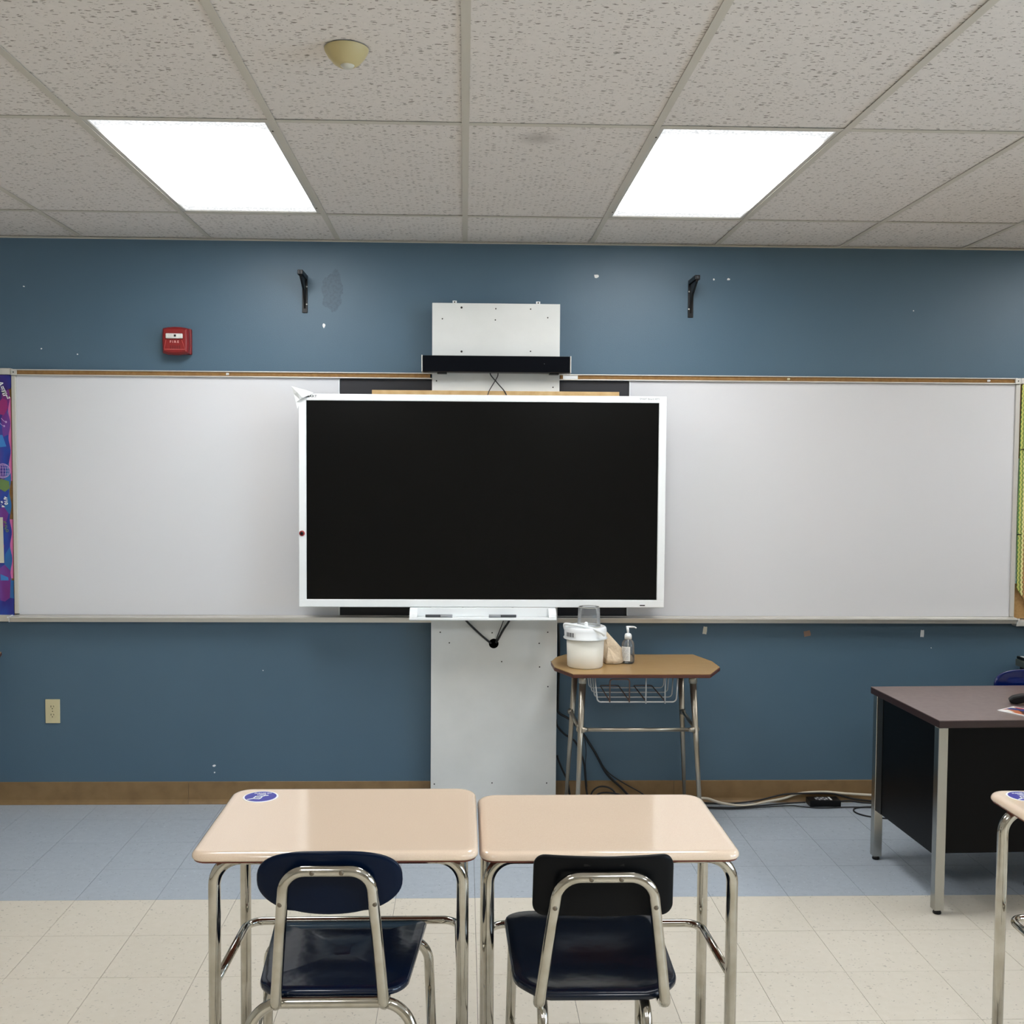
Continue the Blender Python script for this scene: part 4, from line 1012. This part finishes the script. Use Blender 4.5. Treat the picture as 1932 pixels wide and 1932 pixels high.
for j in range(8):
    for k in range(2, 10):
        if (j * 7 + k * 3) % 5 == 0: continue
        v = [b.bm.verts.new((qx + .0313 * math.cos(a), qy + .0313 * math.sin(a), z_)) for a, z_ in ((A_[k], qz + .022 + j * .0068), (A_[k + 1] - .02, qz + .022 + j * .0068), (A_[k + 1] - .02, qz + .0235 + j * .0068), (A_[k], qz + .0235 + j * .0068))]; b.bm.faces.new(v)
obj('fine_print', b, M_grey, lb)

# ------------------------------------------------------------------ cables at the foot of the wall
k1 = 'loose black cables along the foot of the wall'
cable([(.462, -.045, .90), (.466, -.05, .80), (.466, -.05, .66), (.463, -.05, .50), (.470, -.045, .46), (.524, -.04, .425), (.585, -.035, .36), (.65, -.03, .26), (.709, -.03, .155), (.78, -.03, .085), (.84, -.035, .030), (.93, -.045, .010), (1.05, -.05, .009)], .0060, M_cable, 'thick black cable sweeping from the panel edge down to the floor behind the brown table', group=k1)
cable([(.458, -.018, .42), (.463, -.032, .392), (.500, -.03, .350), (.551, -.028, .314), (.580, -.026, .255), (.598, -.024, .20), (.605, -.022, .13), (.613, -.03, .055), (.63, -.045, .010), (.72, -.06, .007)], .0050, M_cable, 'black cable dropping nearly straight behind the left legs of the brown table', group=k1)
cable([(.462, -.050, .25), (.468, -.05, .228), (.490, -.05, .175), (.513, -.05, .125), (.525, -.055, .06), (.54, -.06, .008), (.60, -.07, .0055)], .0048, M_cable, 'black cable curving from the panel edge low behind the left rear leg', group=k1)
cable([(.588, -.018, .360), (.62, -.018, .31), (.665, -.017, .235), (.71, -.017, .165), (.775, -.018, .115), (.87, -.022, .062), (.94, -.025, .020), (1.02, -.028, .006)], .0030, M_cable, 'thinner black cable beside the thick one, splitting off near the floor', group=k1)
cable([(.596, -.032, .35), (.606, -.032, .27), (.604, -.032, .20), (.607, -.034, .15), (.612, -.04, .09)], .0020, M_cable, 'very thin black wire hanging behind the brown table')
cable([(.62, -.06, .018), (.635, -.06, .070), (.67, -.055, .095), (.72, -.055, .090), (.75, -.06, .06), (.745, -.08, .010), (.76, -.10, .005)], .0042, M_cable, 'small black cable loop standing up from the floor behind the brown table')
cable([(.62, -.075, .012), (.66, -.07, .062), (.72, -.07, .070), (.80, -.07, .052), (.87, -.07, .020), (.95, -.08, .006)], .0042, M_cable, 'black cable arching low behind the brown table')
cable([(.86, -.105, .010), (.95, -.10, .014), (1.12, -.070, .035), (1.20, -.055, .036), (1.27, -.07, .018), (1.38, -.09, .010), (1.50, -.060, .020), (1.60, -.022, .025), (1.68, -.0095, .045), (1.80, -.0095, .052), (1.90, -.012, .045), (2.06, -.03, .040)], .0062, mat('beige_cable', (214, 204, 186), .5), 'beige extension cord along the baseboard')
for i, (yy, rr, am, lab) in enumerate(((-.095, .0042, .006, 'front black cord along the baseboard'), (-.030, .0042, .022, 'rear black cord along the baseboard, humped behind the adapter'), (-.115, .0030, .003, 'thin black cord nearest the room along the baseboard'))):
    pts = [(1.02, yy + .03, .006), (1.18, yy, .006), (1.32, yy - .012, .006), (1.46, yy + .004, .008 + am * .3), (1.60, yy + .012, .010 + am * 1.5), (1.72, yy + .022 if i != 1 else -.024, .012 + am * 1.7), (1.84, yy + .020 if i != 1 else -.024, .010 + am * 1.7), (1.95, yy + .012, .008 + am * .5), (2.08, yy, .007)]
    if i == 0: pts = pts[:5] + [(1.69, -.065, .018)]
    if i == 2: pts = pts[:5] + [(1.67, -.098, .006), (1.76, -.112, .005), (1.90, -.10, .005), (2.06, -.11, .005)]
    cable(pts, rr, M_cable, lab)
cable([(1.870, -.048, .016), (1.92, -.045, .018), (1.98, -.055, .012), (2.05, -.06, .010)], .0045, M_cable, 'short black cord leaving the right end of the adapter')
ad = thing('power_adapter', 'black power adapter brick on the floor by the baseboard', 'adapter', (1.785, -.045, 0))
obj('casing', MB().box(1.708, 1.862, -.086, -.018, 0, .032, .003), M_blackp, ad)
obj('print', MB().box(1.765, 1.815, -.075, -.033, .0322, .0326), M_dgrey, ad)
b = MB()
for j in range(5):
    for k in range(5):
        if (j + k * 2) % 4: b.box(1.742 + k * .013, 1.752 + k * .013, -.074 + j * .009, -.070 + j * .009, .0326, .033)
obj('rating_lettering', b, M_white, ad); obj('white_patch', MB().box(1.812, 1.822, -.076, -.030, .0326, .033), M_white, ad)
loopp = [(2.10, -.09, .004), (2.00, -.095, .004), (1.93, -.110, .004), (1.900, -.150, .004), (1.905, -.195, .004), (1.94, -.235, .004), (2.00, -.262, .004), (2.08, -.270, .004), (2.15, -.25, .004)]
cable(loopp, .0040, M_cable, 'black cable lying in a round loop on the floor by the teacher desk')

# ------------------------------------------------------------------ teacher desk (local frame, near-left corner at 0,0)
td = thing('teacher_desk', 'teacher desk with dark brown top, black panels and square chrome legs', 'desk', (0, 0, 0))
Z = .735; Lx, Ly = 1.50, .600
obj('desktop', MB().box(0, Lx, 0, Ly, Z - .0025, Z, .0008), M_tdesk, td)
obj('edge_band', MB().box(0, Lx, 0, Ly, Z - .029, Z - .0027, .0015), M_tedge, td, 'dark reddish brown edge band')
s_ = .036
for (x, y) in ((.002, .004), (Lx - .04, .004), (.006, Ly - .052), (Lx - .04, Ly - .052)):
    l_ = obj('leg', MB().box(x, x + s_, y, y + s_, .016, Z - .0292, .002), mat('square_chrome', (176, 175, 170), .2, metal=1.0), td)
    obj('glide', MB().lathe([(0, 0), (.014, 0), (.0155, .004), (.012, .016)], (x + s_ / 2, y + s_ / 2, 0), 18), M_blackp, l_)
obj('modesty_panel', MB().box(.0385, Lx - .041, .010, .028, .232, Z - .0295), M_tblack, td)
obj('end_panel', MB().box(.012, .030, .0405, Ly - .105, .215, Z - .0295), M_tblack, td)
obj('end_panel', MB().box(.010, .030, Ly - .102, Ly - .053, .215, Z - .0295), mat('grey_black_steel', (30, 30, 29), .35, spec=.3), td, 'dark grey rear strip of the end panel')
for xx in (.031, Lx - .45):
    pd = obj('pedestal', MB().box(xx, xx + .40, .045, Ly - .03, .235, Z - .0295), M_tblack, td)
    for j in range(2):
        dr = obj('drawer', MB().box(xx + .01, xx + .39, Ly - .0295, Ly - .015, .245 + j * .23, .465 + j * .225, .002), M_tblack, td)
        obj('handle', MB().box(xx + .14, xx + .26, Ly - .0148, Ly - .006, .36 + j * .23, .375 + j * .23, .002), M_chrome, dr)
td.location = (1.760, -1.330, 0); td.rotation_euler = (0, 0, math.radians(2.0))

# on the teacher desk
mg = thing('magazine', 'magazine with colourful cover on the teacher desk', 'magazine', (2.105, -1.235, Z))
an = math.atan2(.062, .097)
mz = MB().box(-.057, .057, -.080, .080, .0003, .0030); cov = MB().box(-.0575, .0575, -.0805, .0805, .0031, .0036); cv2 = MB().box(-.050, .050, -.073, .073, .0037, .0040)
for nm, q, m_ in (('pages', mz, M_paper), ('cover', cov, M_white), ('cover_picture', cv2, M_mag2)):
    o = obj(nm, q, m_); o.parent = mg
mg.rotation_euler = (0, 0, an); mg.location = (2.147, -1.215, Z)
ph = thing('desk_phone', 'black desk phone on the teacher desk, cut off by the picture edge', 'phone', (0, 0, 0))
o = obj('base', MB().prism([(-.10, 0), (.00, 0), (.00, .030), (-.02, .032), (-.10, .014)], -.06, .14, 'yz', .004), M_blackp); o.parent = ph
b = MB().prism([(.115, .016), (.100, .030), (.065, .041), (-.02, .044), (-.10, .036), (-.11, .012), (-.075, .003), (-.03, .0165), (.04, .0165), (.085, .003), (.108, .005)], -.126, -.076, 'yz', .005)
o = obj('handset', b, M_blackp); o.parent = ph
b = MB()
for i in range(3):
    for j in range(4): b.box(-.02 + i * .028, -.002 + i * .028, -.085 + j * .018, -.073 + j * .018, .018 + j * .003, .026 + j * .003)
o = obj('keypad', b, M_dgrey); o.parent = ph
ph.location = (2.312, -1.000, Z); ph.rotation_euler = (0, 0, math.radians(67))

# cabinet and box behind the blue chair
cb = thing('side_cabinet', 'low dark cabinet against the wall at the right edge', 'cabinet', (3.0, -.25, 0))
obj('carcass', MB().box(2.77, 3.30, -.47, -.02, .0, .715, .003), M_tblack, cb)
obj('door', MB().box(2.775, 3.033, -.485, -.4705, .03, .70, .002), M_tblack, cb); obj('door', MB().box(3.037, 3.295, -.485, -.4705, .03, .70, .002), M_tblack, cb)
dv = thing('printer', 'dark grey boxy machine with pale top behind the blue chair', 'printer', (2.85, -.25, .715))
obj('body', MB().box(2.675, 3.02, -.42, -.15, .7155, .750, .006), mat('grey_green_plastic', (70, 78, 74), .5), dv)
obj('foot', MB().box(2.80, 2.83, -.36, -.33, .715, .7156), M_blackp, dv)
obj('top_lid', MB().box(2.679, 3.015, -.415, -.155, .7502, .764, .004), M_blackp, dv)
obj('pale_panel', MB().prism([(2.684, -.40), (2.715, -.40), (2.72, -.26), (2.700, -.20), (2.684, -.18)], .7642, .767, 'xy'), M_paper, dv, 'pale panel on top')
